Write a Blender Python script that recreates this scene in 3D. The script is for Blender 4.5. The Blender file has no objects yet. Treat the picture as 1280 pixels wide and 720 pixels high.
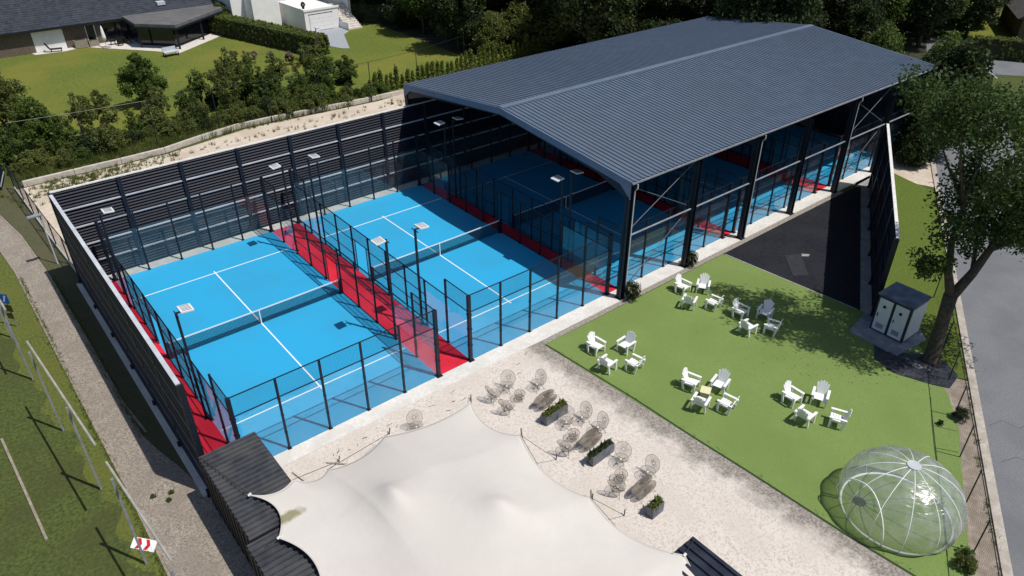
import bpy, math, random
import numpy as np
from mathutils import Vector, Matrix
rnd = random.Random(7)
PI = math.pi
scene = bpy.context.scene
C = scene.collection
# ------------------------------------------------------------------ camera
cam_d = bpy.data.cameras.new('camera')
cam = bpy.data.objects.new('camera', cam_d); C.objects.link(cam)
scene.camera = cam
cam_d.sensor_width = 36.0
cam_d.lens = 915.66 / 1280 * 36
cam_d.clip_end = 900
_az, _el, _ro = 0.6878726, -0.5643386, 0.0012328
_f = Vector((math.sin(_az)*math.cos(_el), math.cos(_az)*math.cos(_el), math.sin(_el)))
_r = _f.cross(Vector((0, 0, 1))).normalized(); _u = _r.cross(_f)
_c, _s = math.cos(_ro), math.sin(_ro)
_R = _c*_r + _s*_u; _U = -_s*_r + _c*_u
cam.matrix_world = Matrix(((_R.x, _U.x, -_f.x, -5.4131), (_R.y, _U.y, -_f.y, -24.5493),
                           (_R.z, _U.z, -_f.z, 23.4491), (0, 0, 0, 1)))
# ------------------------------------------------------------------ sky and sun
SUN = Vector((0.2417, -0.462, 1.0)).normalized()
w = bpy.data.worlds.new('World'); scene.world = w; w.use_nodes = True
nt = w.node_tree
sky = nt.nodes.new('ShaderNodeTexSky'); sky.sky_type = 'NISHITA'; sky.sun_disc = False
sky.sun_elevation = math.asin(SUN.z); sky.sun_rotation = math.atan2(SUN.x, SUN.y)
nt.links.new(sky.outputs[0], nt.nodes['Background'].inputs[0])
nt.nodes['Background'].inputs[1].default_value = 0.088
sl = bpy.data.lights.new('sun', 'SUN'); sl.energy = 4.25; sl.angle = math.radians(0.53); sl.color = (1, 0.96, 0.9)
so = bpy.data.objects.new('sun', sl); C.objects.link(so)
so.rotation_euler = SUN.to_track_quat('Z', 'Y').to_euler(); so.location = (20, -20, 40)
scene.view_settings.view_transform = 'Standard'; scene.view_settings.look = 'None'
scene.view_settings.exposure = 0.0; scene.view_settings.gamma = 1.0
scene.render.engine = 'CYCLES'
scene.cycles.transparent_max_bounces = 32
scene.cycles.max_bounces = 8

# ------------------------------------------------------------------ materials
MATS = {}
def _node(nt, t, **kw):
    n = nt.nodes.new(t)
    for k, v in kw.items(): setattr(n, k, v)
    return n
def mat(name, c1, c2=None, scale=4.0, rough=0.8, bump=0.0, bscale=None, metallic=0.0, spec=0.4, detail=5.0,
        c3=None, scale3=0.6, lo=0.35, hi=0.65, bdist=0.02, vor=False):
    """Principled material; colour mixed c1..c2 by fine noise (and c3 by broad noise), world-position mapped."""
    if name in MATS: return MATS[name]
    m = bpy.data.materials.new(name); m.use_nodes = True; t = m.node_tree
    b = t.nodes['Principled BSDF']; L = t.links.new
    b.inputs['Roughness'].default_value = rough; b.inputs['Metallic'].default_value = metallic
    b.inputs['Specular IOR Level'].default_value = spec
    b.inputs['Base Color'].default_value = (*c1, 1)
    g = _node(t, 'ShaderNodeNewGeometry')
    out = None
    if c2 is not None:
        if vor:
            n = _node(t, 'ShaderNodeTexVoronoi'); n.inputs['Scale'].default_value = scale
            L(g.outputs['Position'], n.inputs['Vector'])
            sp = _node(t, 'ShaderNodeSeparateColor'); L(n.outputs['Color'], sp.inputs[0]); fac = sp.outputs[0]
        else:
            n = _node(t, 'ShaderNodeTexNoise'); n.inputs['Scale'].default_value = scale; n.inputs['Detail'].default_value = detail
            L(g.outputs['Position'], n.inputs['Vector']); fac = n.outputs[0]
        r = _node(t, 'ShaderNodeValToRGB'); r.color_ramp.elements[0].position = lo; r.color_ramp.elements[1].position = hi
        r.color_ramp.elements[0].color = (*c1, 1); r.color_ramp.elements[1].color = (*c2, 1)
        L(fac, r.inputs[0]); out = r.outputs[0]
    if c3 is not None:
        n3 = _node(t, 'ShaderNodeTexNoise'); n3.inputs['Scale'].default_value = scale3; n3.inputs['Detail'].default_value = 4
        L(g.outputs['Position'], n3.inputs['Vector'])
        mr = _node(t, 'ShaderNodeMapRange'); mr.inputs[1].default_value = .42; mr.inputs[2].default_value = .62
        L(n3.outputs[0], mr.inputs[0]); mr.inputs[4].default_value = .6
        mx = _node(t, 'ShaderNodeMix', data_type='RGBA')
        L(mr.outputs[0], mx.inputs[0])
        if out: L(out, mx.inputs[6])
        else: mx.inputs[6].default_value = (*c1, 1)
        mx.inputs[7].default_value = (*c3, 1); out = mx.outputs[2]
    if out: L(out, b.inputs['Base Color'])
    if bump > 0:
        nb = _node(t, 'ShaderNodeTexNoise'); nb.inputs['Scale'].default_value = bscale or scale; nb.inputs['Detail'].default_value = 6
        L(g.outputs['Position'], nb.inputs['Vector'])
        bp = _node(t, 'ShaderNodeBump'); bp.inputs['Strength'].default_value = bump; bp.inputs['Distance'].default_value = bdist
        L(nb.outputs[0], bp.inputs['Height']); L(bp.outputs[0], b.inputs['Normal'])
    MATS[name] = m
    return m
def leaf_mat(name, c1, c2, c3, trans=0.3):
    if name in MATS: return MATS[name]
    m = bpy.data.materials.new(name); m.use_nodes = True; t = m.node_tree; L = t.links.new
    t.nodes.remove(t.nodes['Principled BSDF']); o = t.nodes['Material Output']
    g = _node(t, 'ShaderNodeNewGeometry'); n = _node(t, 'ShaderNodeTexNoise'); n.inputs['Scale'].default_value = 0.55
    n.inputs['Detail'].default_value = 8; n.inputs['Roughness'].default_value = .75
    L(g.outputs['Position'], n.inputs['Vector'])
    r = _node(t, 'ShaderNodeValToRGB'); e = r.color_ramp.elements
    e[0].position = .3; e[0].color = (*c1, 1); e[1].position = .72; e[1].color = (*c3, 1)
    k = e.new(.5); k.color = (*c2, 1)
    L(n.outputs[0], r.inputs[0])
    d = _node(t, 'ShaderNodeBsdfPrincipled'); d.inputs['Roughness'].default_value = .55; d.inputs['Specular IOR Level'].default_value = .25
    tr = _node(t, 'ShaderNodeBsdfTranslucent'); mx = _node(t, 'ShaderNodeMixShader'); mx.inputs[0].default_value = trans
    L(r.outputs[0], d.inputs['Base Color']); L(r.outputs[0], tr.inputs[0])
    L(d.outputs[0], mx.inputs[1]); L(tr.outputs[0], mx.inputs[2]); L(mx.outputs[0], o.inputs[0])
    MATS[name] = m
    return m
def glass_mat(name, tint, haze, hazecol=(.75, .8, .85), rough=.03, refl=1.0, dscale=1.2, bump=0):
    """Thin sheet: clear, Fresnel reflection, a pale haze painted in as diffuse white."""
    m = bpy.data.materials.new(name); m.use_nodes = True; t = m.node_tree; L = t.links.new
    t.nodes.remove(t.nodes['Principled BSDF']); o = t.nodes['Material Output']
    tb = _node(t, 'ShaderNodeBsdfTransparent'); tb.inputs[0].default_value = (*tint, 1)
    gl = _node(t, 'ShaderNodeBsdfGlossy'); gl.inputs['Roughness'].default_value = rough
    fr = _node(t, 'ShaderNodeFresnel'); gb_ = _node(t, 'ShaderNodeNewGeometry'); ml = _node(t, 'ShaderNodeMath', operation='MULTIPLY_ADD')
    ml.inputs[1].default_value = 1/1.48-1.48; ml.inputs[2].default_value = 1.48      # thin sheet: same Fresnel from both sides
    L(gb_.outputs['Backfacing'], ml.inputs[0]); L(ml.outputs[0], fr.inputs[0])
    if bump:
        g0 = _node(t, 'ShaderNodeNewGeometry'); nb = _node(t, 'ShaderNodeTexNoise'); nb.inputs['Scale'].default_value = 3.5
        mp = _node(t, 'ShaderNodeMapping'); mp.inputs['Scale'].default_value = (.6, .6, 3)
        L(g0.outputs['Position'], mp.inputs[0]); L(mp.outputs[0], nb.inputs['Vector'])
        bp = _node(t, 'ShaderNodeBump'); bp.inputs['Strength'].default_value = bump; bp.inputs['Distance'].default_value = .05
        L(nb.outputs[0], bp.inputs['Height']); L(bp.outputs[0], gl.inputs['Normal'])
    mu = _node(t, 'ShaderNodeMath', operation='MULTIPLY'); mu.inputs[1].default_value = refl; L(fr.outputs[0], mu.inputs[0])
    m1 = _node(t, 'ShaderNodeMixShader'); L(mu.outputs[0], m1.inputs[0]); L(tb.outputs[0], m1.inputs[1]); L(gl.outputs[0], m1.inputs[2])
    df = _node(t, 'ShaderNodeBsdfDiffuse'); df.inputs[0].default_value = (*hazecol, 1)  # whitish sky haze painted in as a diffuse layer
    g = _node(t, 'ShaderNodeNewGeometry'); n = _node(t, 'ShaderNodeTexNoise'); n.inputs['Scale'].default_value = dscale
    L(g.outputs['Position'], n.inputs['Vector'])
    mr = _node(t, 'ShaderNodeMapRange'); mr.inputs[1].default_value = .3; mr.inputs[2].default_value = .7
    mr.inputs[3].default_value = haze*.4; mr.inputs[4].default_value = haze*1.5
    L(n.outputs[0], mr.inputs[0])
    m2 = _node(t, 'ShaderNodeMixShader'); L(mr.outputs[0], m2.inputs[0]); L(m1.outputs[0], m2.inputs[1]); L(df.outputs[0], m2.inputs[2])
    L(m2.outputs[0], o.inputs[0]); MATS[name] = m
    return m

M_blue = mat('court_blue', (.020, .325, .60), (.028, .365, .65), 30, .75, .25, 260, c3=(.034, .30, .52), scale3=.22, bdist=.004, spec=.25)
M_red = mat('walk_red', (.60, .018, .042), (.68, .026, .058), 25, .8, .25, 220, c3=(.44, .012, .026), scale3=.5, bdist=.004, spec=.2)
M_line = mat('line_white', (.72, .76, .78), (.8, .82, .82), 30, .7)
M_steel = mat('dark_steel', (.008, .011, .02), (.014, .018, .03), 8, .45, spec=.35)
M_navy = mat('navy_panel', (.011, .015, .034), (.017, .022, .046), 3, .6, .05, 12, spec=.12)
M_slat = mat('navy_slat', (.007, .009, .018), (.012, .015, .028), 5, .5, spec=.15)
M_galv = mat('galvanised_rail', (.46, .49, .53), (.60, .63, .66), 3, .5, c3=(.38, .40, .43), scale3=1.5)
M_cap = mat('light_cap', (.62, .60, .56), (.75, .73, .70), 3, .6)
M_conc = mat('pale_concrete', (.58, .56, .53), (.68, .66, .63), 6, .85, .25, 60, c3=(.52, .495, .46), scale3=.9)
M_concg = mat('grey_concrete', (.25, .25, .245), (.36, .355, .34), 5, .9, .3, 40, c3=(.2, .2, .19), scale3=1.1)
M_slab = mat('slab_wet', (.20, .21, .235), (.32, .335, .36), 3.5, .6, .3, 30, c3=(.13, .138, .155), scale3=.9)
M_sand = mat('sand_soil', (.50, .42, .33), (.62, .54, .45), 3.5, .95, .5, 25, c3=(.42, .34, .26), scale3=.35)
M_soil = mat('dry_soil', (.25, .205, .165), (.35, .29, .24), 4, .95, .6, 30, c3=(.17, .14, .10), scale3=.9)
M_gravel = mat('white_gravel', (.45, .40, .35), (.64, .58, .525), 16, .95, .8, 38, c3=(.55, .49, .43), scale3=.6, vor=True, lo=.0, hi=.5, bdist=.02)
M_dirtg = mat('dirty_gravel', (.19, .165, .14), (.40, .36, .31), 14, .95, 1.0, 16, c3=(.27, .235, .20), scale3=.7, vor=True, lo=0, hi=.9, bdist=.04)
M_path = mat('path_gravel', (.17, .142, .115), (.38, .33, .275), 19, .95, .9, 34, c3=(.225, .19, .155), scale3=.8, vor=True, lo=0, hi=.9, bdist=.03)
M_turf = mat('artificial_turf', (.145, .215, .062), (.205, .28, .087), 26, .9, .7, 90, c3=(.15, .215, .06), scale3=.3, bdist=.02, spec=.1)
M_seam = mat('turf_seam', (.02, .045, .01), None)
M_lawn = mat('garden_grass', (.085, .122, .020), (.142, .172, .034), 3.0, .9, .8, 22, c3=(.20, .185, .034), scale3=.11, bdist=.06, spec=.15)
M_field = mat('field_grass', (.048, .072, .018), (.108, .130, .036), 7.0, .9, .9, 26, c3=(.066, .07, .026), scale3=.4, bdist=.06, spec=.15)
M_verge = mat('verge_grass', (.065, .088, .020), (.155, .170, .042), 8.0, .9, .9, 26, c3=(.13, .14, .03), scale3=.5, bdist=.06, spec=.15)
M_verge2 = mat('roadside_grass', (.07, .115, .018), (.14, .185, .034), 8.0, .9, .9, 26, c3=(.11, .14, .026), scale3=.5, bdist=.06, spec=.15)
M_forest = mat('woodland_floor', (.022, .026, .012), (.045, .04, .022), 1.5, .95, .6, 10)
M_asph = mat('road_asphalt', (.14, .146, .158), (.185, .19, .20), 14, .85, .4, 60, c3=(.115, .12, .13), scale3=.35)
M_mat = mat('black_mat', (.010, .011, .016), (.018, .019, .025), 4, .8, .2, 30, spec=.2, c3=(.022, .023, .029), scale3=.5)
M_white = mat('white_plastic', (.80, .80, .79), None, rough=.4, spec=.4)
M_wire = mat('brown_wire', (.14, .118, .095), (.21, .18, .15), 6, .7)
M_lead = mat('zinc_planter', (.10, .115, .14), (.17, .185, .215), 4, .5, metallic=.2)
M_bark = mat('bark', (.045, .036, .028), (.085, .07, .055), 6, .95, .8, 18)
M_wood = mat('weathered_wood', (.22, .19, .15), (.32, .28, .23), 5, .9, .3, 20)
M_greym = mat('grey_metal', (.19, .205, .235), (.26, .275, .305), 3, .5)
M_galvw = mat('dull_beam', (.30, .28, .25), (.40, .375, .34), 3, .7)
M_brace = mat('dull_brace', (.10, .11, .125), (.15, .16, .175), 3, .6)
M_roof = mat('roof_sheet', (.088, .118, .168), (.108, .142, .195), 1.2, .55, spec=.4, c3=(.095, .12, .165), scale3=.14)
M_fascia = mat('fascia_sheet', (.13, .17, .245), (.15, .195, .275), 2, .5)
M_clad = mat('dark_cladding', (.014, .018, .030), (.02, .025, .04), 2, .6)
M_crate = mat('cream_crate', (.62, .60, .36), (.70, .67, .42), 8, .7)
M_rope = mat('rope', (.03, .028, .026), None)
M_tile = mat('roof_tile', (.022, .026, .036), (.042, .048, .062), 2.2, .6, .9, 6, vor=True, lo=0, hi=1, bdist=.08)
M_brick = mat('brown_brick', (.10, .075, .06), (.16, .12, .095), 7, .9, .4, 20)
M_render = mat('white_render', (.74, .73, .71), (.80, .79, .77), 2, .85)
M_flat = mat('flat_roof_grey', (.105, .10, .10), (.145, .14, .14), 1, .8, c3=(.09, .09, .095), scale3=.3)
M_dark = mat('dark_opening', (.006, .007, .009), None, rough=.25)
M_paver = mat('terrace_paving', (.55, .51, .46), (.65, .61, .56), 2, .85)
M_black = mat('black_plastic', (.008, .008, .009), None, rough=.5)
M_bluesign = mat('sign_blue', (.02, .12, .42), None, rough=.4)
M_redsign = mat('sign_red', (.55, .015, .03), None, rough=.5)
M_brownsign = mat('sign_brown', (.06, .055, .02), None, rough=.5)
M_cont = mat('container_roof', (.035, .037, .043), (.06, .063, .072), 2.6, .45, .2, 14, c3=(.085, .085, .085), scale3=.8)
M_contw = mat('container_wall', (.012, .012, .013), (.02, .02, .021), 3, .6)
M_panel = mat('blue_black_roof', (.012, .015, .026), (.022, .028, .045), 2, .3, c3=(.04, .045, .06), scale3=1.3)
M_tarp = mat('black_tarp', (.012, .013, .02), (.03, .032, .042), 3, .45, .6, 5, bdist=.1)
M_cabin = mat('cabin_frame', (.025, .03, .045), None, rough=.45)
M_cabroof = mat('cabin_roof', (.07, .095, .14), (.17, .20, .25), 2.2, .5, c3=(.05, .065, .10), scale3=1.5)
M_door = mat('cabin_door', (.62, .64, .67), (.68, .70, .72), 2, .5)
M_lamp = mat('lamp_white', (.72, .72, .70), None, rough=.4)
M_glass = glass_mat('court_glass', (.955, .975, .975), .016, refl=.92)
M_film = glass_mat('clear_film', (.94, .955, .95), .14, (.74, .77, .78), .24, 2.6, 2.5, bump=1.0)
M_win = mat('window_glass', (.01, .013, .018), None, rough=.08, spec=.6)
LEAF_A = leaf_mat('leaf_olive', (.078, .104, .026), (.138, .165, .044), (.21, .228, .072), .45)
LEAF_B = leaf_mat('leaf_dark', (.018, .029, .010), (.034, .052, .016), (.064, .084, .026))
LEAF_C = leaf_mat('leaf_green', (.058, .095, .018), (.10, .15, .03), (.15, .20, .05), .45)
LEAF_D = leaf_mat('leaf_hedge', (.07, .10, .016), (.11, .145, .024), (.15, .18, .036))
LEAF_E = leaf_mat('leaf_tree', (.030, .058, .015), (.058, .098, .024), (.10, .145, .04), .4)
LEAF_P = leaf_mat('leaf_pink', (.17, .12, .09), (.24, .17, .14), (.32, .24, .21))

def _dirty_margin():
    # grey silt washed into the gravel along the turf border, about a metre wide with a ragged edge
    t = M_gravel.node_tree; L = t.links.new; b = t.nodes['Principled BSDF']; src = b.inputs['Base Color'].links[0].from_socket
    g = _node(t, 'ShaderNodeNewGeometry'); sp = _node(t, 'ShaderNodeSeparateXYZ'); L(g.outputs['Position'], sp.inputs[0])
    e = _node(t, 'ShaderNodeMath', operation='MULTIPLY_ADD'); e.inputs[1].default_value = .056; e.inputs[2].default_value = -15.9+.06; L(sp.outputs['Y'], e.inputs[0])
    a = _node(t, 'ShaderNodeMath', operation='ADD'); L(sp.outputs['X'], a.inputs[0]); L(e.outputs[0], a.inputs[1])
    n = _node(t, 'ShaderNodeTexNoise'); n.inputs['Scale'].default_value = .9; n.inputs['Detail'].default_value = 9; n.inputs['Roughness'].default_value = .7; L(g.outputs['Position'], n.inputs['Vector'])
    k = _node(t, 'ShaderNodeMath', operation='MULTIPLY_ADD'); k.inputs[1].default_value = 3.2; L(n.outputs[0], k.inputs[0]); L(a.outputs[0], k.inputs[2])
    mr = _node(t, 'ShaderNodeMapRange'); mr.inputs[1].default_value = .15; mr.inputs[2].default_value = 1.0; L(k.outputs[0], mr.inputs[0])
    v = _node(t, 'ShaderNodeTexVoronoi'); v.inputs['Scale'].default_value = 14; L(g.outputs['Position'], v.inputs['Vector'])
    vs = _node(t, 'ShaderNodeSeparateColor'); L(v.outputs['Color'], vs.inputs[0])
    r = _node(t, 'ShaderNodeValToRGB'); r.color_ramp.elements[0].color = (.17, .15, .13, 1); r.color_ramp.elements[1].color = (.36, .325, .285, 1); L(vs.outputs[0], r.inputs[0])
    mx = _node(t, 'ShaderNodeMix', data_type='RGBA'); L(mr.outputs[0], mx.inputs[0]); L(src, mx.inputs[6]); L(r.outputs[0], mx.inputs[7]); L(mx.outputs[2], b.inputs['Base Color'])
_dirty_margin()
# tent cloth, with one algae stain near its corner
M_tent = mat('tent_cloth', (.58, .545, .50), (.61, .575, .53), .8, .95, .2, 4, spec=.1, c3=(.55, .515, .47), scale3=.25, bdist=.05)
def _stain():
    t = M_tent.node_tree; L = t.links.new; b = t.nodes['Principled BSDF']
    src = b.inputs['Base Color'].links[0].from_socket
    g = _node(t, 'ShaderNodeNewGeometry'); mp = _node(t, 'ShaderNodeMapping'); mp.vector_type = 'POINT'
    mp.inputs['Location'].default_value = (.35, 6.05, 0); mp.inputs['Scale'].default_value = (1, 1.0, 0)
    L(g.outputs['Position'], mp.inputs[0])
    mp2 = _node(t, 'ShaderNodeMapping'); mp2.inputs['Rotation'].default_value = (0, 0, math.radians(8)); mp2.inputs['Scale'].default_value = (1.45, 3.2, 0)
    L(mp.outputs[0], mp2.inputs[0])
    ln = _node(t, 'ShaderNodeVectorMath', operation='LENGTH'); L(mp2.outputs[0], ln.inputs[0])
    n = _node(t, 'ShaderNodeTexNoise'); n.inputs['Scale'].default_value = 4; L(g.outputs['Position'], n.inputs['Vector'])
    ad = _node(t, 'ShaderNodeMath', operation='ADD'); L(ln.outputs['Value'], ad.inputs[0]); L(n.outputs[0], ad.inputs[1])
    mr = _node(t, 'ShaderNodeMapRange'); mr.inputs[1].default_value = 1.45; mr.inputs[2].default_value = .95
    L(ad.outputs[0], mr.inputs[0])
    mx = _node(t, 'ShaderNodeMix', data_type='RGBA'); L(mr.outputs[0], mx.inputs[0]); L(src, mx.inputs[6])
    mx.inputs[7].default_value = (.27, .25, .15, 1); L(mx.outputs[2], b.inputs['Base Color'])
_stain()

# ------------------------------------------------------------------ helpers
class MB:
    def __init__(s): s.v = []; s.f = []
    def box(s, x0, x1, y0, y1, z0, z1, mtx=None):
        i = len(s.v)
        p = [Vector(c) for c in ((x0,y0,z0),(x1,y0,z0),(x1,y1,z0),(x0,y1,z0),(x0,y0,z1),(x1,y0,z1),(x1,y1,z1),(x0,y1,z1))]
        if mtx is not None: p = [mtx @ q for q in p]
        s.v += [tuple(q) for q in p]
        s.f += [(i,i+3,i+2,i+1),(i+4,i+5,i+6,i+7),(i,i+1,i+5,i+4),(i+1,i+2,i+6,i+5),(i+2,i+3,i+7,i+6),(i+3,i,i+4,i+7)]
        return s
    def tube(s, p0, p1, r0, r1=None, n=6, caps=True):
        r1 = r0 if r1 is None else r1
        p0 = Vector(p0); p1 = Vector(p1); d = (p1-p0).normalized()
        a = d.orthogonal().normalized(); b = d.cross(a); i = len(s.v)
        for p, r in ((p0, r0), (p1, r1)):
            for k in range(n):
                t = 2*PI*k/n; s.v.append(tuple(p + r*(math.cos(t)*a + math.sin(t)*b)))
        for k in range(n):
            j = (k+1) % n; s.f.append((i+k, i+j, i+n+j, i+n+k))
        if caps: s.f.append(tuple(range(i+n-1, i-1, -1))); s.f.append(tuple(range(i+n, i+2*n)))
        return s
    def path(s, pts, r, n=5, closed=False):
        pts = [Vector(p) for p in pts]; N = len(pts); i = len(s.v)
        rr = r if isinstance(r, (list, tuple)) else [r]*N
        up = None
        for k, p in enumerate(pts):
            q0 = pts[(k-1) % N] if (closed or k > 0) else p; q1 = pts[(k+1) % N] if (closed or k < N-1) else p
            d = (q1-q0).normalized()
            if up is None: up = d.orthogonal().normalized()
            a = (up - d*up.dot(d))
            a = a.normalized() if a.length > 1e-5 else d.orthogonal().normalized()
            up = a; b = d.cross(a)
            for m in range(n):
                t = 2*PI*m/n; s.v.append(tuple(p + rr[k]*(math.cos(t)*a + math.sin(t)*b)))
        for k in range(N if closed else N-1):
            for m in range(n):
                k2 = (k+1) % N; m2 = (m+1) % n
                s.f.append((i+k*n+m, i+k*n+m2, i+k2*n+m2, i+k2*n+m))
        if not closed:
            s.f.append(tuple(range(i+n-1, i-1, -1))); s.f.append(tuple(range(i+(N-1)*n, i+N*n)))
        return s
    def prism(s, poly, z0, z1):
        a = sum(poly[k][0]*poly[(k+1) % len(poly)][1] - poly[(k+1) % len(poly)][0]*poly[k][1] for k in range(len(poly)))
        if a < 0: poly = poly[::-1]
        i = len(s.v); n = len(poly)
        s.v += [(p[0], p[1], z0) for p in poly] + [(p[0], p[1], z1) for p in poly]
        s.f.append(tuple(range(i+n-1, i-1, -1))); s.f.append(tuple(range(i+n, i+2*n)))
        for k in range(n): j = (k+1) % n; s.f.append((i+k, i+j, i+n+j, i+n+k))
        return s
    def quad(s, *ps):
        i = len(s.v); s.v += [tuple(p) for p in ps]; s.f.append(tuple(range(i, i+len(ps)))); return s
    def mesh(s, name, m, smooth=False):
        me = bpy.data.meshes.new(name); me.from_pydata(s.v, [], s.f); me.materials.append(m)
        if smooth: me.polygons.foreach_set('use_smooth', [True]*len(me.polygons))
        me.update(); return me
    def build(s, name, m, parent=None, smooth=False): return link(name, s.mesh(name, m, smooth), parent)
def link(name, me, parent=None, loc=None, rz=None, rot=None, scale=None):
    o = bpy.data.objects.new(name, me); C.objects.link(o)
    if parent is not None: o.parent = parent
    if loc is not None: o.location = loc
    if rz is not None: o.rotation_euler = (0, 0, rz)
    if rot is not None: o.rotation_euler = rot
    if scale is not None: o.scale = scale
    return o
def tag(o, label, cat, group=None, kind=None):
    if label: o['label'] = label
    if cat: o['category'] = cat
    if group: o['group'] = group
    if kind: o['kind'] = kind
    return o
def thing(name, label, cat, loc=(0, 0, 0), rz=0, group=None):
    o = bpy.data.objects.new(name, None); C.objects.link(o); o.location = loc; o.rotation_euler = (0, 0, rz)
    o.empty_display_size = .2
    return tag(o, label, cat, group)
def copy_tree(o, parent=None):
    c = o.copy(); C.objects.link(c); c.parent = parent
    for ch in list(o.children): copy_tree(ch, c)
    return c
def struct(name, mb, m, label, parent=None, kind='structure'):
    o = mb.build(name, m, parent); o['kind'] = kind
    if label and parent is None: o['label'] = label; o['category'] = name.replace('_', ' ').split()[-1]
    return o
def sheet(name, poly, z, m, label, thick=.02):
    return struct(name, MB().prism(poly, z-thick, z), m, label)

# ------------------------------------------------------------------ ground and surfaces
sheet('ground', [(-200, -150), (300, -150), (300, 300), (-200, 300)], -.03, M_field, 'broad grassy ground under everything', .05)
sheet('field_lawn', [(-60, -60), (-4.45, -60), (-4.38, 14), (-4.6, 24), (-6, 36), (-14, 60), (-60, 60)], -.014, M_field, 'dark green playing field left of the footpath')
_e = [(-5.0-.03*max(0, q*.4-40)-.012*(q*.4-40 if q*.4 > 40 else 0)+.22*math.sin(q*.5)+.15*math.sin(q*1.3)+rnd.uniform(-.13, .13)-(.028*max(0, q*.4-42))**1.0*1.2, -40+q*.4) for q in range(190)]
sheet('verge', [(-4.3, -40), (-4.28, 3), (-4.45, 14), (-4.6, 26), (-5.6, 36)]+_e[::-1], -.006, M_verge, 'bright grass verge between ball fence and footpath', .006)
sheet('path', [(-4.25, -60), (-1.5, -60), (-1.62, 3), (-2.5, 5.2), (-2.82, 8), (-2.85, 14), (-2.95, 23), (-3.3, 30), (-4.6, 40), (-9, 55), (-10.5, 54), (-6.2, 39.5), (-4.9, 31), (-4.5, 25), (-4.4, 14), (-4.22, 3)], -.002, M_path, 'beige gravel footpath beside the dark screen wall')
sheet('grass_strip', [(-2.8, 5.0), (-2.55, 3.6), (-2.2, 2.2), (-1.9, .6), (-1.5, -.6), (-1.5, 22), (-2.2, 39), (-5.9, 46), (-4.5, 40), (-3.25, 30), (-2.9, 23), (-2.8, 14)], .003, mat('strip_grass', (.05, .055, .022), (.105, .105, .045), 9, .95, .8, 26, c3=(.10, .085, .05), scale3=.9, bdist=.05), 'grass strip between footpath and screen wall')
sheet('sand_strip', [(-1.55, 21.2), (57.6, 21.2), (57.6, 41), (44, 42), (30, 39.6), (17, 40.4), (9, 38.7), (-2.1, 38.6)], .002, M_sand, 'pale sandy strip behind the back screen wall')
sheet('garden_lawn', [(-30, 45), (2, 42), (33, 41.5), (60, 45), (60, 88), (-30, 95)], -.008, M_lawn, 'sunlit garden lawn of the houses', .012)
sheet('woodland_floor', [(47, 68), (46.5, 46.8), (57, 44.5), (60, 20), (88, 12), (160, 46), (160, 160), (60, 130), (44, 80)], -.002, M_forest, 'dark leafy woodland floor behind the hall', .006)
# road running diagonally past the site
RD = Vector((0.882, 0.471)); RN = Vector((0.471, -0.882))
def rp(t, n):  # along the road, across (positive = away from the site)
    return (32.14 + RD.x*t + RN.x*n, -16.43 + RD.y*t + RN.y*n)
sheet('road', [rp(-60, 0), rp(75, 0), rp(75, 6.6), rp(-60, 6.6)], -.012, M_asph, 'grey asphalt road running past the turf')
sheet('junction', [rp(56, -1.5), rp(58, -5.5), rp(66, -8.5), rp(75.1, -9), rp(75.1, 22), rp(62, 22), rp(58.5, 6.0), rp(57.0, .05)], -.008, M_asph, 'asphalt road junction beyond the tree', .004)
sheet('sidewalk_soil', [rp(-60, -.36), rp(-2, -.36), rp(-2, -1.6), rp(-6, -1.9), rp(-60, -1.9)], .004, M_soil, 'brown dry soil strip between turf and kerb')
sheet('verge_lawn', [(31.9, -11.3), (48.3, -2.4), (52.5, .2), rp(24.5, -2.4), rp(22, -.36), rp(-1.9, -.36), rp(-1.9, -1.4)], .002, M_verge2, 'grass verge between screen wall and road')
sheet('footway', [rp(23, -.36), rp(52, -.36), rp(52, -1.6), rp(30, -1.8), rp(27.5, -3.2), rp(25, -3.4), rp(23.2, -1.6)], .006, M_sand, 'sandy footway at the roadside')
k = struct('kerb', MB().prism([rp(-60, -.36), rp(57, -.36), rp(57, 0), rp(-60, 0)], -.1, .075), mat('dirty_kerb', (.36, .32, .275), (.48, .435, .38), 5, .9, .4, 25, c3=(.30, .26, .22), scale3=1.3), 'pale dirty concrete kerb along the road edge')
for a, b in ((-30, -28), (-19.5, -17.8), (-7.2, -6.1)): pass
def stroke(name, pts, wd, z, m, parent=None):
    mb = MB(); n = len(pts); L_ = []; R_ = []
    for i, p in enumerate(pts):
        a = Vector(pts[max(i-1, 0)]); b = Vector(pts[min(i+1, n-1)]); d = (b-a).normalized(); nn = Vector((-d.y, d.x))*wd/2
        L_.append((p[0]+nn.x, p[1]+nn.y, z)); R_.append((p[0]-nn.x, p[1]-nn.y, z))
    for i in range(n-1): mb.quad(R_[i], R_[i+1], L_[i+1], L_[i])
    return mb.build(name, m, parent)
road = bpy.data.objects['road']; junc = bpy.data.objects['junction']
for pts in ([(90.5, 7.5), (88.5, 5.2), (86.3, 3.5)], [(89.6, 8.3), (91.0, 7.6), (90.4, 6.4), (88.5, 5.2)],
            [(85.0, 8.0), (86.0, 6.4), (86.0, 5.0), (84.6, 4.4), (81.5, 6.2), (81, 7)]):
    stroke('road_marking', pts, .16, .0, mat('worn_paint', (.45, .45, .44), (.25, .25, .26), 2, .8), junc)
M_crack = mat('crack_tar', (.075, .08, .088), None)
for pts in ([(-5.2, .2), (-4.6, .8), (-4.9, 1.5), (-4.0, 2.1), (-4.3, 2.9), (-3.4, 3.4)], [(-7.6, .4), (-7.0, 1.1), (-7.3, 1.8), (-6.6, 2.4), (-6.9, 3.4)], [(-10.4, .9), (-10.0, 1.7), (-10.5, 2.4), (-9.9, 3.2)]):
    stroke('road_crack', [rp(a, b) for a, b in pts], .035, -.008, M_crack, road)
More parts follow.
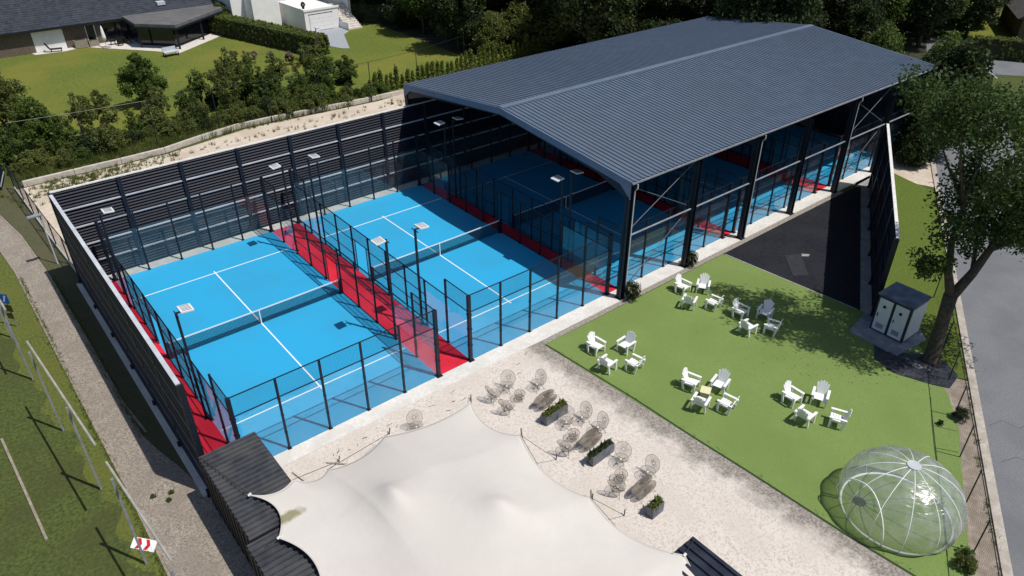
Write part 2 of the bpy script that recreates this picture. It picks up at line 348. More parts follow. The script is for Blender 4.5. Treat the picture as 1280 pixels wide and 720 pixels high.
# turf
TURF = [(15.85, -1.42), (31.25, -1.42), (31.95, -10.35), (32.0, -13.4), (28.3, -16.95), (26.3, -18.3), (24.6, -19.1), (22.6, -20.1), (19.5, -21.6), (17.1, -22.9), (16.95, -20.6)]
turf = sheet('turf', TURF, .016, M_turf, 'bright green artificial turf lawn beside the courts', .04)
for pts in ([(27.5, -16.44), (25.58, -17.4), (24.2, -18.14), (20.39, -20.3), (18.8, -21.1)], [(25.58, -17.4), (26.06, -18.3)], [(24.22, -18.14), (24.75, -18.95)], [(20.39, -20.3), (20.9, -20.95)]):
    stroke('turf_seam', pts, .035, .020, M_seam, turf)
stroke('turf_seam', [(15.9, -1.45), (16.33, -7.5), (16.45, -11), (16.62, -14), (16.78, -18.2), (16.98, -20.6), (17.1, -22.8)], .10, .020, M_seam, turf)
stroke('turf_seam', [(29.9, -1.5), (30.9, -4.6), (31.3, -6.6)], .05, .020, mat('worn_turf', (.2, .24, .09), None), turf)
# gravel terrace with its dirty margin
sheet('gravel_terrace', [(-1.4, -.6), (15.86, -1.0), (16.35, -7.5), (16.6, -14), (16.95, -20.6), (17.2, -23.2), (17.5, -60), (-1.4, -60)], .006, M_gravel, 'pale gravel terrace around the white tent')
# black mat area in front of the hall
sheet('mat', [(31.3, -1.40), (47.8, -1.40), (48.0, -1.6), (31.95, -10.35)], .012, M_mat, 'black rubber mat yard between hall and screen wall')
sheet('yard_end', [(47.7, -1.3), (57.2, -1.05), (57.4, 2.4), (53.0, .3), (48.4, -2.1)], .007, M_concg, 'grey concrete yard end between screen wall and hall corner')
mt = bpy.data.objects['mat']
stroke('mat_edge', [(31.33, -1.5), (31.93, -10.2)], .09, .02, M_concg, mt)
mb = MB().prism([(35.1, -4.6), (33.1, -6.4), (32.35, -5.8), (34.2, -4.0)], .013, .03); mb.build('mat_patch', mat('mat_patch', (.018, .019, .024), (.028, .029, .034), 3, .7), mt)
mb = MB().prism([(35.15, -4.62), (35.5, -5.0), (35.2, -5.1), (34.9, -4.8)], .013, .05); mb.build('mat_flap', M_concg, mt)
sheet('gravel_gutter', [(31.96, -10.4), (48.2, -1.55), (48.45, -2.1), (32.0, -11.1)], .008, M_concg, 'grey gravel gutter at the foot of the screen wall')

# ------------------------------------------------------------------ court floors, walkways, concrete kerb
COURTS = [0.0, 12.0, 23.0, 34.2, 46.2]
NTH = ['open-air court beside the screen wall', 'open-air court beside the hall', 'first court under the roof', 'second court under the roof', 'last court under the roof']
for i, x0 in enumerate(COURTS):
    fl = struct('court_floor', MB().box(x0, x0+10, 0, 20, -.03, .03), M_blue, 'blue playing surface of the ' + NTH[i])
    for (a, b, c, d) in ((x0+.06, x0+9.94, 3.0, 3.07), (x0+.06, x0+9.94, 16.93, 17.0), (x0+4.965, x0+5.035, 2.8, 9.98), (x0+4.965, x0+5.035, 10.02, 17.2)):
        z = .034 if b-a > 1 else .038
        MB().box(a, b, c, d, .0305, z).build('court_line', M_line, fl)
WALKS = [(-1.5, 0), (10, 12), (22, 23), (33, 34.2), (44.2, 46.2), (56.2, 57)]
WL = ['between screen wall and first court', 'between the two open-air courts', 'at the open gable of the hall', 'between the first two roofed courts', 'between the last two roofed courts', 'at the far end of the hall']
for (a, b), t in zip(WALKS, WL):
    struct('walkway', MB().box(a, b, .002, 20, -.03, .026), M_red, 'narrow red walkway ' + t)
sheet('court_kerb', [(-1.3, -.02), (57.5, -.02), (57.5, -.98), (31, -1.02), (16, -1.05), (10, -.95), (4, -.85), (-1.3, -.85)], .035, M_conc, 'pale concrete kerb along the front of the courts', .1)
sheet('back_kerb', [(-1.3, 20.02), (57, 20.02), (57, 20.85), (-1.3, 20.85)], .03, M_conc, 'pale concrete strip behind the courts', .1)
stroke('kerb_edge', [(15.9, -1.22), (24, -1.19), (31, -1.2), (46, -1.2)], .36, .010, mat('kerb_soil', (.20, .18, .15), (.34, .31, .27), 8, .9, .4, 30))['kind'] = 'structure'

# ------------------------------------------------------------------ padel court enclosures
def wires(mb, w, h, z0, nx, nz, r, frame=.02):
    for k in range(1, nx): x = w*k/nx; mb.box(x-r, x+r, -r, r, z0, z0+h)
    for k in range(1, nz): z = z0+h*k/nz; mb.box(0, w, -r*.8, r*.8, z-r, z+r)
    if frame:
        for z in (z0, z0+h): mb.box(0, w, -frame, frame, z-frame, z+frame)
        for x in (frame, w-frame): mb.box(x-frame, x+frame, -frame*.9, frame*.9, z0+frame, z0+h-frame)
    return mb
def post_mesh(h, s):
    mb = MB().box(-s, s, -s, s, .03, h).box(-s*2, s*2, -s*2, s*2, .03, .055)
    for z in (1.0, 2.0, 2.9): mb.box(-s*1.25, s*1.25, -s*1.25, s*1.25, z-.03, z+.03)
    return mb.mesh('post', M_steel)
ME_post4 = post_mesh(4, .045); ME_post3 = post_mesh(3, .04); ME_corner = post_mesh(4, .085)
ME_glass = MB().box(.03, 1.97, -.006, .006, .06, 2.97).mesh('glass_panel', M_glass)
ME_meshtop = wires(MB(), 2, 1.0, 3.0, 32, 14, .0022).mesh('mesh_panel', M_steel)
_m = wires(MB(), 2, 2.95, .05, 26, 40, .0027)
for z in (1.05, 2.05): _m.box(0, 2, -.018, .018, z-.018, z+.018)
ME_meshside = _m.mesh('mesh_panel', M_steel)
_m = wires(MB(), 2, .85, 2.15, 26, 12, .0035)
_m.box(.32, .36, -.02, .02, .05, 2.15).box(1.64, 1.68, -.02, .02, .05, 2.15)
for (a, b) in ((0, .32), (1.68, 2.0)):
    for k in range(1, 4): x = a+(b-a)*k/4; _m.box(x-.0035, x+.0035, -.0035, .0035, .05, 2.15)
    for k in range(1, 28): z = .05+2.1*k/28; _m.box(a, b, -.003, .003, z-.0035, z+.0035)
ME_doorway = _m.mesh('doorway_panel', M_steel)
def enclosure(x0, label):
    t = thing('padel_cage', label, 'court cage', (x0, 0, 0), 0, 'padel court cages')
    rt = PI/2
    for y in (0, 20):
        for k in range(6):
            link('post', ME_corner if k in (0, 5) else ME_post4, t, (2*k, y, 0))
        for k in range(5):
            link('glass_panel', ME_glass, t, (2*k, y, 0)); link('mesh_panel', ME_meshtop, t, (2*k, y, 0))
    for x in (0, 10):
        for k in range(1, 10):
            link('post', ME_post4 if k in (1, 9) else ME_post3, t, (x, 2*k, 0))
        for k in range(10):
            y = 2*k
            if k in (0, 9): link('glass_panel', ME_glass, t, (x, y, 0), rt); link('mesh_panel', ME_meshtop, t, (x, y, 0), rt)
            elif k in (1, 8): link('glass_panel', ME_glass, t, (x, y, 0), rt)
            elif k == 5: link('doorway_panel', ME_doorway, t, (x, y, 0), rt)
            else: link('mesh_panel', ME_meshside, t, (x, y, 0), rt)
        MB().box(x-.025, x+.025, 2, 18, 2.98, 3.02).build('top_rail', M_steel, t)
    return t
ME_net = wires(MB(), 9.7, .84, .05, 150, 14, .0075, 0).mesh('net_mesh', M_steel)
def net(x0, label):
    t = thing('padel_net', label, 'net', (x0, 10, 0), 0, 'padel nets')
    link('net_mesh', ME_net, t, (.15, 0, 0))
    mb = MB(); N = 12
    for k in range(N):
        a, b = k/N, (k+1)/N; za = .88+.04*(2*a-1)**2; zb = .88+.04*(2*b-1)**2
        mb.quad((.15+9.7*a, -.012, za), (.15+9.7*b, -.012, zb), (.15+9.7*b, -.012, zb+.07), (.15+9.7*a, -.012, za+.07))
        mb.quad((.15+9.7*a, .012, za+.07), (.15+9.7*b, .012, zb+.07), (.15+9.7*b, .012, zb), (.15+9.7*a, .012, za))
        mb.quad((.15+9.7*a, -.012, za+.07), (.15+9.7*b, -.012, zb+.07), (.15+9.7*b, .012, zb+.07), (.15+9.7*a, .012, za+.07))
    mb.build('top_band', M_line, t)
    MB().box(4.97, 5.03, -.015, .015, .035, .9).build('centre_strap', M_line, t)
    for x in (.12, 9.88): MB().box(x-.05, x+.05, -.05, .05, .03, .98).box(x-.09, x+.09, -.12, .12, .03, .06).build('net_post', M_steel, t)
def light(x, y, sx, label, group):
    t = thing('floodlight', label, 'floodlight', (x, y, 0), 0, group)
    MB().box(-.05, .05, -.05, .05, .03, 5.95).box(-.12, .12, -.12, .12, .03, .06).build('pole', M_steel, t)
    MB().box(min(0, sx*.3), max(0, sx*.3), -.03, .03, 5.9, 5.96).box(-.02, .02, -.3, .3, 5.86, 5.90).build('bracket', M_steel, t)
    mtx = Matrix.Translation((sx*.42, 0, 6.0)) @ Matrix.Rotation(sx*.10, 4, 'Y')
    h = MB().box(-.27, .27, -.30, .30, -.03, .035, mtx).build('lamp_head', M_lamp, t)
    f = MB()
    for k in range(5): f.box(-.2, .2, -.22+.11*k-.012, -.22+.11*k+.012, .035, .06, mtx)
    f.build('cooling_fin', M_greym, h)
for i, x0 in enumerate(COURTS):
    enclosure(x0, 'glass and dark mesh cage around the ' + NTH[i]); net(x0, 'dark net with white band on the ' + NTH[i])
    for sx, xx in ((1, x0-.14), (-1, x0+10.14)):
        for y, e in ((4.3, 'front'), (16.4, 'back')):
            light(xx, y, sx, 'black floodlight of the %s, %s' % (NTH[i], {(1, 'front'): 'footpath side toward the kerb', (1, 'back'): 'footpath side toward the back wall', (-1, 'front'): 'roadward side toward the kerb', (-1, 'back'): 'roadward side toward the back wall'}[(sx, e)]), 'court floodlights')

# ------------------------------------------------------------------ acoustic screen walls
def wall_panel(w, h):
    p = MB().box(.0, w, -.02, .05, .02, h-.05)             # closed outer tray (outside is -y)
    n = 6; ph = (h-.07)/n
    s = MB()
    for k in range(n):
        z = .03+ph*k
        s.quad((0, .055, z+ph*.15), (w, .055, z+ph*.15), (w, .12, z+ph*.62), (0, .12, z+ph*.62))
        s.quad((0, .12, z+ph*.62), (w, .12, z+ph*.62), (w, .055, z+ph), (0, .055, z+ph))
    return p.mesh('wall_panel', M_navy), s.mesh('louvre', M_slat), MB().box(.0, w, .045, .15, -.05, .02).mesh('rail', M_galv)
def screen_wall(name, label, origin, rz, nb, wb, rows, hp, capm=M_cap, railm=None):
    """Local x along the wall, local +y the inner (louvred) face."""
    t = thing(name, label, 'wall', origin, rz)
    pm, sm, rm = wall_panel(wb-.12, hp)
    if railm: rm.materials[0] = railm
    js = MB().box(0, wb-.12, -.034, -.021, -.04, .012).mesh('joint_strip', M_greym if not railm else M_slat)
    pst = MB().box(-.11, .11, -.04, .20, 0, rows*hp+.02).box(-.16, .16, -.17, .26, 0, .03)
    pst.box(-.09, .09, -.14, -.05, 0, .3); pst = pst.mesh('post', M_steel)
    cp = MB().box(0, wb-.008, -.05, .13, rows*hp+.021, rows*hp+.07).mesh('cap', capm)
    pl = MB().box(.0, wb-.004, -.26, .0, -.05, .10).mesh('plinth', M_conc if rows == 5 else M_concg)
    for b in range(nb):
        for r in range(rows):
            o = link('wall_panel', pm, t, (b*wb+.06, 0, r*hp)); link('louvre', sm, o)
            if r > 0: link('rail', rm, t, (b*wb+.06, 0, r*hp)); link('joint_strip', js, t, (b*wb+.06, 0, r*hp))
        link('cap', cp, t, (b*wb, 0, 0)); link('plinth', pl, t, (b*wb, -.03, 0))
    for b in range(nb+1): link('post', pst, t, (b*wb, 0, 0))
    return t
screen_wall('acoustic_wall', 'long dark screen wall with pale cap beside the gravel footpath', (-1.66, 20.88, 0), -PI/2, 6, 3.54, 5, 1.158, M_galv)
screen_wall('acoustic_wall', 'dark louvred back wall with light rails behind all courts', (55.66, 21.05, 0), PI, 16, 3.58, 5, 1.18)
_d = Vector((16.53, 9.05)); _a = math.atan2(_d.y, _d.x)
screen_wall('acoustic_wall', 'tall dark screen wall standing between black mat and roadside grass', (31.95, -11.2, 0), _a, 5, 3.77, 4, 1.245, M_cap, M_slat)
# ------------------------------------------------------------------ sports hall
hall = thing('sports_hall', 'open-sided hall with blue-grey ribbed metal roof over the courts', 'hall', (22.3, 0, 0))
HX0, HX1, EY0, EY1, EZ, RY, RZ = -.15, 34.75, -1.0, 21.45, 7.42, 10.2, 8.55
def slope_sheet(x0, x1, ye, n):
    """Trapezoidal sheet between eave ye and ridge; ribs run down the slope."""
    mb = MB(); pitch = (x1-x0)/n; prof = [(0, 0), (.5, 0), (.58, .065), (.88, .065), (1.0, 0)]
    pts = []
    for k in range(n):
        for u, h in prof[:-1]: pts.append((x0+(k+u)*pitch, h))
    pts.append((x1, 0)); i = len(mb.v)
    for x, h in pts:
        mb.v.append((x, ye, EZ+h)); mb.v.append((x, RY, RZ+h))
    for k in range(len(pts)-1):
        a = i+2*k; mb.f.append((a, a+2, a+3, a+1) if ye < RY else (a, a+1, a+3, a+2))
    j = len(mb.v)
    for x, h in pts: mb.v.append((x, ye, EZ-.03)); mb.v.append((x, RY, RZ-.03))
    mb.f.append((j, j+1, j+2*len(pts)-1, j+2*len(pts)-2)); 
    return mb
for k in range(6):
    a = HX0+(HX1-HX0)*k/6; b = HX0+(HX1-HX0)*(k+1)/6
    slope_sheet(a, b, EY0, 17).build('roof_sheet', M_roof, hall); slope_sheet(a, b, EY1, 17).build('roof_sheet', M_roof, hall)
mb = MB()
for s, ye in ((1, EY0), (-1, EY1)):
    sl_ = (RZ-EZ)/abs(RY-ye)
    mb.quad((HX0, RY, RZ+.13), (HX0, RY-s*.24, RZ+.13-.24*sl_), (HX1, RY-s*.24, RZ+.13-.24*sl_), (HX1, RY, RZ+.13))
    mb.quad((HX0, RY-s*.24, RZ+.13-.24*sl_), (HX0, RY-s*.24, RZ+.03-.24*sl_), (HX1, RY-s*.24, RZ+.03-.24*sl_), (HX1, RY-s*.24, RZ+.13-.24*sl_))
mb.build('ridge_cap', mat('ridge_cap', (.105, .135, .185), (.12, .155, .21), 1, .5), hall)
# gable fascias with haunches
for gx in (HX0-.03, HX1+.03):
    for s, ye in ((1, EY0), (-1, EY1)):
        mb = MB(); n = 14; pr = []
        for k in range(n+1):
            u = k/n; y = ye+(RY-ye)*u; zt = EZ+(RZ-EZ)*u+.075
            dd = .42+.6*max(0, 1-u*12)**1.5
            pr.append((y, zt, zt-dd))
        for (y, zt, zb), (y2, zt2, zb2) in zip(pr, pr[1:]):
            for xx, fl in ((gx-.025, 1), (gx+.025, -1)):
                q = [(xx, y, zb), (xx, y2, zb2), (xx, y2, zt2), (xx, y, zt)]
                mb.quad(*(q if (fl*s) < 0 else q[::-1]))
            mb.quad((gx-.025, y, zt), (gx-.025, y2, zt2), (gx+.025, y2, zt2), (gx+.025, y, zt))
            mb.quad((gx-.025, y, zb), (gx-.025, y2, zb2), (gx+.025, y2, zb2), (gx+.025, y, zb))
        mb.build('gable_fascia', M_fascia, hall)
for ye, s in ((EY0, -1), (EY1, 1)):
    MB().box(HX0, HX1, min(ye+s*.01, ye+s*.09), max(ye+s*.01, ye+s*.09), EZ-.09, EZ-.01).build('gutter', M_greym if s < 0 else M_fascia, hall)
for k in range(7):
    x = 5.8*k
    for y in (-.78, 21.55-.25):
        c = MB().box(x-.16, x+.16, y-.02, y+.02, .0, EZ-.35).box(x-.16, x-.13, y-.17, y+.17, 0, EZ-.35).box(x+.13, x+.16, y-.17, y+.17, 0, EZ-.35)
        c.box(x-.25, x+.25, y-.25, y+.25, .0, .06); c.build('column', M_steel, hall)
    for s, ye in ((1, -.6), (-1, 21.1)):
        zz = EZ-.1; mb = MB(); y2 = RY; z2 = RZ-.1; dx = .1
        for x_ in (x-dx, x+dx):
            pass
        a = [(x-dx, ye, zz), (x-dx, y2, z2), (x-dx, y2, z2-.35), (x-dx, ye+s*2.2, zz-.2), (x-dx, ye, zz-.9)]
        b = [(x+dx, p[1], p[2]) for p in a]; n = len(a); i = 0; mb.v = a+b
        mb.f = [tuple(range(n)), tuple(range(2*n-1, n-1, -1))]+[(q, (q+1) % n, n+(q+1) % n, n+q) for q in range(n)]
        mb.build('rafter', M_steel, hall)
for k in range(6):
    MB().tube((5.8*k+.17, -.8, 4.05), (5.8*k+5.63, -.8, 4.05), .055, n=8).build('girt', M_greym, hall)
for k in (0, 4):
    for (z0, z1, z2_) in ((2.2, 6.6, 0),):
        MB().tube((5.8*k+.2, -.62, .3), (5.8*k+5.6, -.62, 3.95), .024).build('brace', M_brace, hall)
        MB().tube((5.8*k+.2, -.62, 4.2), (5.8*k+5.6, -.62, 7.0), .024).build('brace', M_brace, hall)
        MB().tube((5.8*k+5.6, -.56, 4.2), (5.8*k+.2, -.56, 7.0), .02).build('brace', M_brace, hall)
for k in (0, 2, 4):
    x = 5.8*k+.24
    MB().path([(x, -1.09, EZ-.16), (x, -1.09, EZ-.4), (x, -.92, EZ-.6), (x, -.92, .05)], .04, 8).build('downpipe', M_galv, hall)
MB().box(-.1, HX1-.05, 21.38, 21.42, 0, EZ-.05).build('back_cladding', M_clad, hall)
e = MB(); e.v = [(HX1-.1, -1, 0), (HX1-.1, 21.4, 0), (HX1-.1, 21.4, EZ-.05), (HX1-.1, RY, RZ-.05), (HX1-.1, -1, EZ-.05), (HX1-.06, -1, 0), (HX1-.06, 21.4, 0), (HX1-.06, 21.4, EZ-.05), (HX1-.06, RY, RZ-.05), (HX1-.06, -1, EZ-.05)]
e.f = [(4, 3, 2, 1, 0), (5, 6, 7, 8, 9)]+[(q, (q+1) % 5, 5+(q+1) % 5, 5+q) for q in range(5)]
e.build('end_cladding', M_clad, hall)

# ------------------------------------------------------------------ containers at the terrace
def container(label, x0, x1, y0, y1, h, across, roofm, wallm, n):
    t = thing('storage_container', label, 'container', ((x0+x1)/2, (y0+y1)/2, 0))
    W, L = (x1-x0)/2, (y1-y0)/2
    body = MB()
    for (ax, lo, hi) in (('x', -W, W), ('y', -L, L)):
        nn = max(6, int((hi-lo)/.22)); 
        for sgn in (-1, 1):
            for q in range(nn):
                a = lo+(hi-lo)*q/nn; b = lo+(hi-lo)*(q+1)/nn; d = .03 if q % 2 else 0
                if ax == 'x': body.box(a, b, min(sgn*(L-.05), sgn*(L-d)), max(sgn*(L-.05), sgn*(L-d)), .05, h-.12)
                else: body.box(min(sgn*(W-.05), sgn*(W-d)), max(sgn*(W-.05), sgn*(W-d)), a+.05*(q == 0), b-.05*(q == nn-1), .05, h-.12)
    body.build('body', wallm, t)
    fr = MB().box(-W-.03, W+.03, -L-.03, -L+.09, h-.12, h+.0).box(-W-.03, W+.03, L-.09, L+.03, h-.12, h+.0)
    fr.box(-W-.03, -W+.09, -L+.09, L-.09, h-.12, h).box(W-.09, W+.03, -L+.09, L-.09, h-.12, h)
    fr.build('top_frame', wallm, t)
    r = MB(); prof = [(0, 0), (.42, 0), (.5, .085), (.85, .085), (1, 0)]; pts = []
    A, B, Lo, Hi = (-L, L, -W, W) if across else (-W, W, -L, L)
    for q in range(n):
        for u, hh in prof[:-1]: pts.append((A+(B-A)*(q+u)/n, hh))
    pts.append((B, 0))
    for p, hh in pts:
        for w_ in (Lo, Hi): r.v.append((w_, p, h+.01+hh) if across else (p, w_, h+.01+hh))
    for q in range(len(pts)-1):
        a = 2*q; r.f.append((a, a+1, a+3, a+2) if across else (a, a+2, a+3, a+1))
    j = len(r.v); r.box(-W+.01, W-.01, -L+.01, L-.01, h-.05, h+.006)
    r.build('roof_sheet', roofm, t)
    return t
container('black container with corrugated roof below the first court', -1.80, .46, -5.95, -.97, 2.6, True, M_cont, M_contw, 20)
container('black container with corrugated roof half under the tent edge', -1.98, .40, -12.2, -6.08, 2.55, True, M_cont, M_contw, 24)
container('dark blue roofed container at the tent corner by the gravel', 7.75, 10.12, -21.6, -15.55, 2.6, False, M_panel, M_contw, 7)

# ------------------------------------------------------------------ stretch tent
def scallop(p, q, inset, sag, n):
    p, q = Vector(p), Vector(q); d = q-p; nn = Vector((inset[0], inset[1], 0)); out = []
    for k in range(n):
        u = k/n; out.append(p+d*u+nn*(4*u*(1-u))+Vector((0, 0, -sag*4*u*(1-u))))
    return out
R_a = [(8.42, -4.92, 2.5), (8.6, -8.05, 2.75), (8.5, -12.1, 2.75), (9.2, -15.9, 2.75), (9.2, -19.5, 2.7)]
L_a = [(-1.05, -4.25, 2.85), (-1.05, -6.75, 2.9), (-1.05, -9.9, 2.9), (-1.05, -14, 2.9), (-1.05, -19.5, 2.8)]
B_a = [(-1.05, -4.25, 2.85), (.5, -4.5, 2.78), (1.9, -4.35, 2.25), (4.55, -4.15, 2.25), (8.42, -4.92, 2.5)]
F_a = [(-1.05, -19.5, 2.8), (.6, -19.8, 2.6), (2.4, -20, 2.5), (5.6, -20, 2.5), (9.2, -19.5, 2.7)]
def edge(anchors, ins, sag, n):
    o = []
    for a, b in zip(anchors, anchors[1:]): o += scallop(a, b, ins, sag, n)
    o.append(Vector(anchors[-1])); return np.array([tuple(v) for v in o])
NS = 22
Re = edge(R_a, (-.40, 0), .2, NS); Le = edge(L_a, (.5, 0), .02, NS)
NB = 26
Be = edge(B_a, (0, -.3), .05, NB); Fe = edge(F_a, (0, .3), .15, NB)
nv, nu = len(Le), len(Be)
U = np.linspace(0, 1, nu)[None, :, None]; V = np.linspace(0, 1, nv)[:, None, None]
G = (1-U)*Le[:, None]+U*Re[:, None]+(1-V)*Be[None]+V*Fe[None]-((1-U)*(1-V)*Be[0]+U*(1-V)*Be[-1]+(1-U)*V*Fe[0]+U*V*Fe[-1])
Z = G[:, :, 2].copy(); fixed = np.zeros_like(Z, bool); fixed[0] = fixed[-1] = True; fixed[:, 0] = fixed[:, -1] = True
PEAKS = [(2.72, -8.05, 3.95), (5.36, -10.8, 3.95), (2.3, -14.6, 3.9), (5.6, -16.4, 3.85)]
for px, py, pz in PEAKS:
    d2 = np.hypot(G[:, :, 0]-px, G[:, :, 1]-py); msk = d2 < .16
    if not msk.any(): msk = d2 == d2.min()
    Z[msk] = pz; fixed |= msk
    Z = np.where(fixed, Z, np.maximum(Z, pz-.42*d2))
for _ in range(1500):
    A = Z.copy(); A[1:-1, 1:-1] = .25*(Z[2:, 1:-1]+Z[:-2, 1:-1]+Z[1:-1, 2:]+Z[1:-1, :-2]); Z = np.where(fixed, Z, A)
for _ in range(9):   # cloth stiffness rounds the tips
    A = Z.copy(); A[1:-1, 1:-1] = .25*(Z[2:, 1:-1]+Z[:-2, 1:-1]+Z[1:-1, 2:]+Z[1:-1, :-2]); Z = .4*Z+.6*A
tent = thing('stretch_tent', 'large off-white stretch tent with two peaks over the terrace', 'tent', (4, -11, 0))
mb = MB(); mb.v = [(G[j, i, 0]-4, G[j, i, 1]+11, Z[j, i]) for j in range(nv) for i in range(nu)]
mb.f = [(j*nu+i, (j+1)*nu+i, (j+1)*nu+i+1, j*nu+i+1) for j in range(nv-1) for i in range(nu-1)]
cl = mb.build('canopy', M_tent, tent, True)
md = cl.modifiers.new('thick', 'SOLIDIFY'); md.thickness = .025; md.offset = -1
for e_ in (Re, Be, Le):
    MB().path([(p[0]-4, p[1]+11, p[2]+.0) for p in e_], .022, 5).build('hem', M_tent, tent)
for px, py, pz in PEAKS: 
    MB().tube((px-4, py+11, .01), (px-4, py+11, pz-.55), .05, n=8).build('mast', M_wood, tent)
for p, b, g in ((R_a[0], (8.75, -4.5), [(10.15, -2.46)]), (R_a[1], (9.0, -7.95), [(10.69, -8.0), (9.72, -7.09), (9.4, -9.2)]), (R_a[2], (9.0, -12.0), [(10.73, -12.0), (10.32, -10.6), (9.9, -13.3)]),
                (B_a[1], (2.0, -4.0), [(3.3, -2.1)]), (B_a[2], (4.75, -3.7), [(5.9, -2.0)])):
    MB().tube((b[0]-4, b[1]+11, .01), (p[0]-4+.04, p[1]+11+.02, p[2]+.35), .035, n=6).build('side_pole', M_wood, tent)
    for q in g:
        MB().tube((p[0]-4, p[1]+11, p[2]+.02), (q[0]-4, q[1]+11, .05), .011, n=4).build('guy_rope', M_rope, tent)
        MB().tube((q[0]-4, q[1]+11, .0), (q[0]-4+.08, q[1]+11+.05, .28), .025, n=5).build('peg', M_rope, tent)
for p, q in ((L_a[0], (-1.75, -1.1, 2.72)), (L_a[1], (-1.5, -6.6, 2.72)), (R_a[3], (10.05, -15.65, 2.7))):
    MB().tube((p[0]-4, p[1]+11, p[2]+.02), (q[0]-4, q[1]+11, q[2]), .016, n=4).build('guy_rope', M_rope, tent)
    MB().tube((p[0]-4-.05, p[1]+11, p[2]), (p[0]-4+.06, p[1]+11, p[2]+.05), .05, n=8).build('tensioner', M_lamp, tent)

# ------------------------------------------------------------------ white garden chairs
def garden_chair():
    t = thing('garden_chair', '', 'chair')
    # seat: slats across, gently dished; chair faces +x
    s = MB()
    for k in range(5):
        x = -.24+.115*k; z = .36+.012*k-(.0 if k < 4 else .01)
        s.box(x, x+.10, -.25, .25, z-.02, z)
    s.box(-.24, .32, -.25, -.21, .29, .35).box(-.24, .32, .21, .25, .29, .35)
    s.build('seat', M_white, t)
    for k in range(5):
        a = (k-2)*.085; h = .62-.036*abs(k-2)**1.6
        mtx = Matrix.Translation((-.22, 0, .34)) @ Matrix.Rotation(-.36, 4, 'Y')
        b = MB(); i = len(b.v); w0, w1 = .036, .052
        for x_ in (-.012, .012):
            for y_, z_ in ((a*.8-w0, 0), (a*.8+w0, 0), (a*1.35+w1, h), (a*1.35+w1*.4, h+.035), (a*1.35-w1*.4, h+.035), (a*1.35-w1, h)):
                b.v.append(tuple(mtx @ Vector((x_, y_, z_))))
        b.f = [(0, 5, 4, 3, 2, 1), (6, 7, 8, 9, 10, 11)]+[(q, (q+1) % 6, 6+(q+1) % 6, 6+q) for q in range(6)]
        b.build('back_slat', M_white, t)
    mtx = Matrix.Translation((-.22, 0, .34)) @ Matrix.Rotation(-.36, 4, 'Y')
    MB().box(-.03, -.012, -.24, .24, .30, .37, mtx).box(-.03, -.012, -.22, .22, .05, .11, mtx).build('back_rail', M_white, t)
    for s_ in (-1, 1):
        y = s_*.32
        MB().box(-.36, .34, y-.06, y+.06, .55, .575).box(.30, .36, y-.05, y+.05, .545, .57).build('armrest', M_white, t)
        MB().box(.24, .33, y-.03, y+.03, 0, .55).box(.24, .33, min(s_*.24, y), max(s_*.24, y), .28, .34).build('leg', M_white, t)
        m2 = Matrix.Translation((-.22, y, 0)) @ Matrix.Rotation(-.20, 4, 'Y')
        MB().box(-.05, .04, -.03, .03, 0.01, .57, m2).box(-.04, .03, min(-s_*.08, 0), max(-s_*.08, 0), .27, .33, m2).build('leg', M_white, t)
    return t
CL = [('at the turf corner by the gravel', [(17.55, -3.55), (18.8, -4.5), (16.9, -5.0), (18.0, -5.85)]),
      ('by the second hall column', [(25.65, -2.65), (26.6, -3.4), (24.65, -3.95), (25.65, -4.9)]),
      ('in the tree shade', [(26.1, -6.4), (27.05, -7.35), (25.1, -7.6), (26.15, -8.4)]),
      ('around the cream crate', [(19.05, -8.6), (20.0, -9.6), (18.2, -9.85), (19.1, -10.7)]),
      ('between crate and clear dome', [(21.95, -12.35), (22.95, -13.2), (21.2, -13.5), (22.2, -14.55)])]
FACE = [-.95, -2.35, .55, 2.35]
POSN = ['back to the courts', 'back to the black mat', 'back to the gravel', 'back to the road']
proto = None
for ci, (txt, spots) in enumerate(CL):
    cx = sum(s[0] for s in spots)/4; cy = sum(s[1] for s in spots)/4
    for k, (x, y) in enumerate(spots):
        o = garden_chair() if proto is None else copy_tree(proto)
        proto = proto or o
        a = math.atan2(cy-y, cx-x)+rnd.uniform(-.28, .28)+(.15 if k == 3 else 0)
        o.location = (x, y, .017); o.rotation_euler = (0, 0, a); o.scale = (1.03, 1.03, 1.08)
        tag(o, 'white plastic garden chair %s, %s' % (txt, POSN[k]), 'chair', 'white garden chairs on the turf')
cr = thing('crate_table', 'small cream crate used as a table between white chairs', 'crate', (19.1, -9.45, .017), .5)
MB().box(-.27, .27, -.24, .24, .36, .40).build('top', M_crate, cr)
for k in range(4): MB().box(-.25, .25, -.22, -.20, .03+.085*k, .095+.085*k).box(-.25, .25, .20, .22, .03+.085*k, .095+.085*k).box(-.25, -.23, -.2, .2, .03+.085*k, .095+.085*k).box(.23, .25, -.2, .2, .03+.085*k, .095+.085*k).build('slat', M_crate, cr)
MB().box(-.22, -.18, -.195, -.155, 0, .36).box(.18, .22, -.195, -.155, 0, .36).box(-.22, -.18, .155, .195, 0, .36).box(.18, .22, .155, .195, 0, .36).build('frame', M_crate, cr)

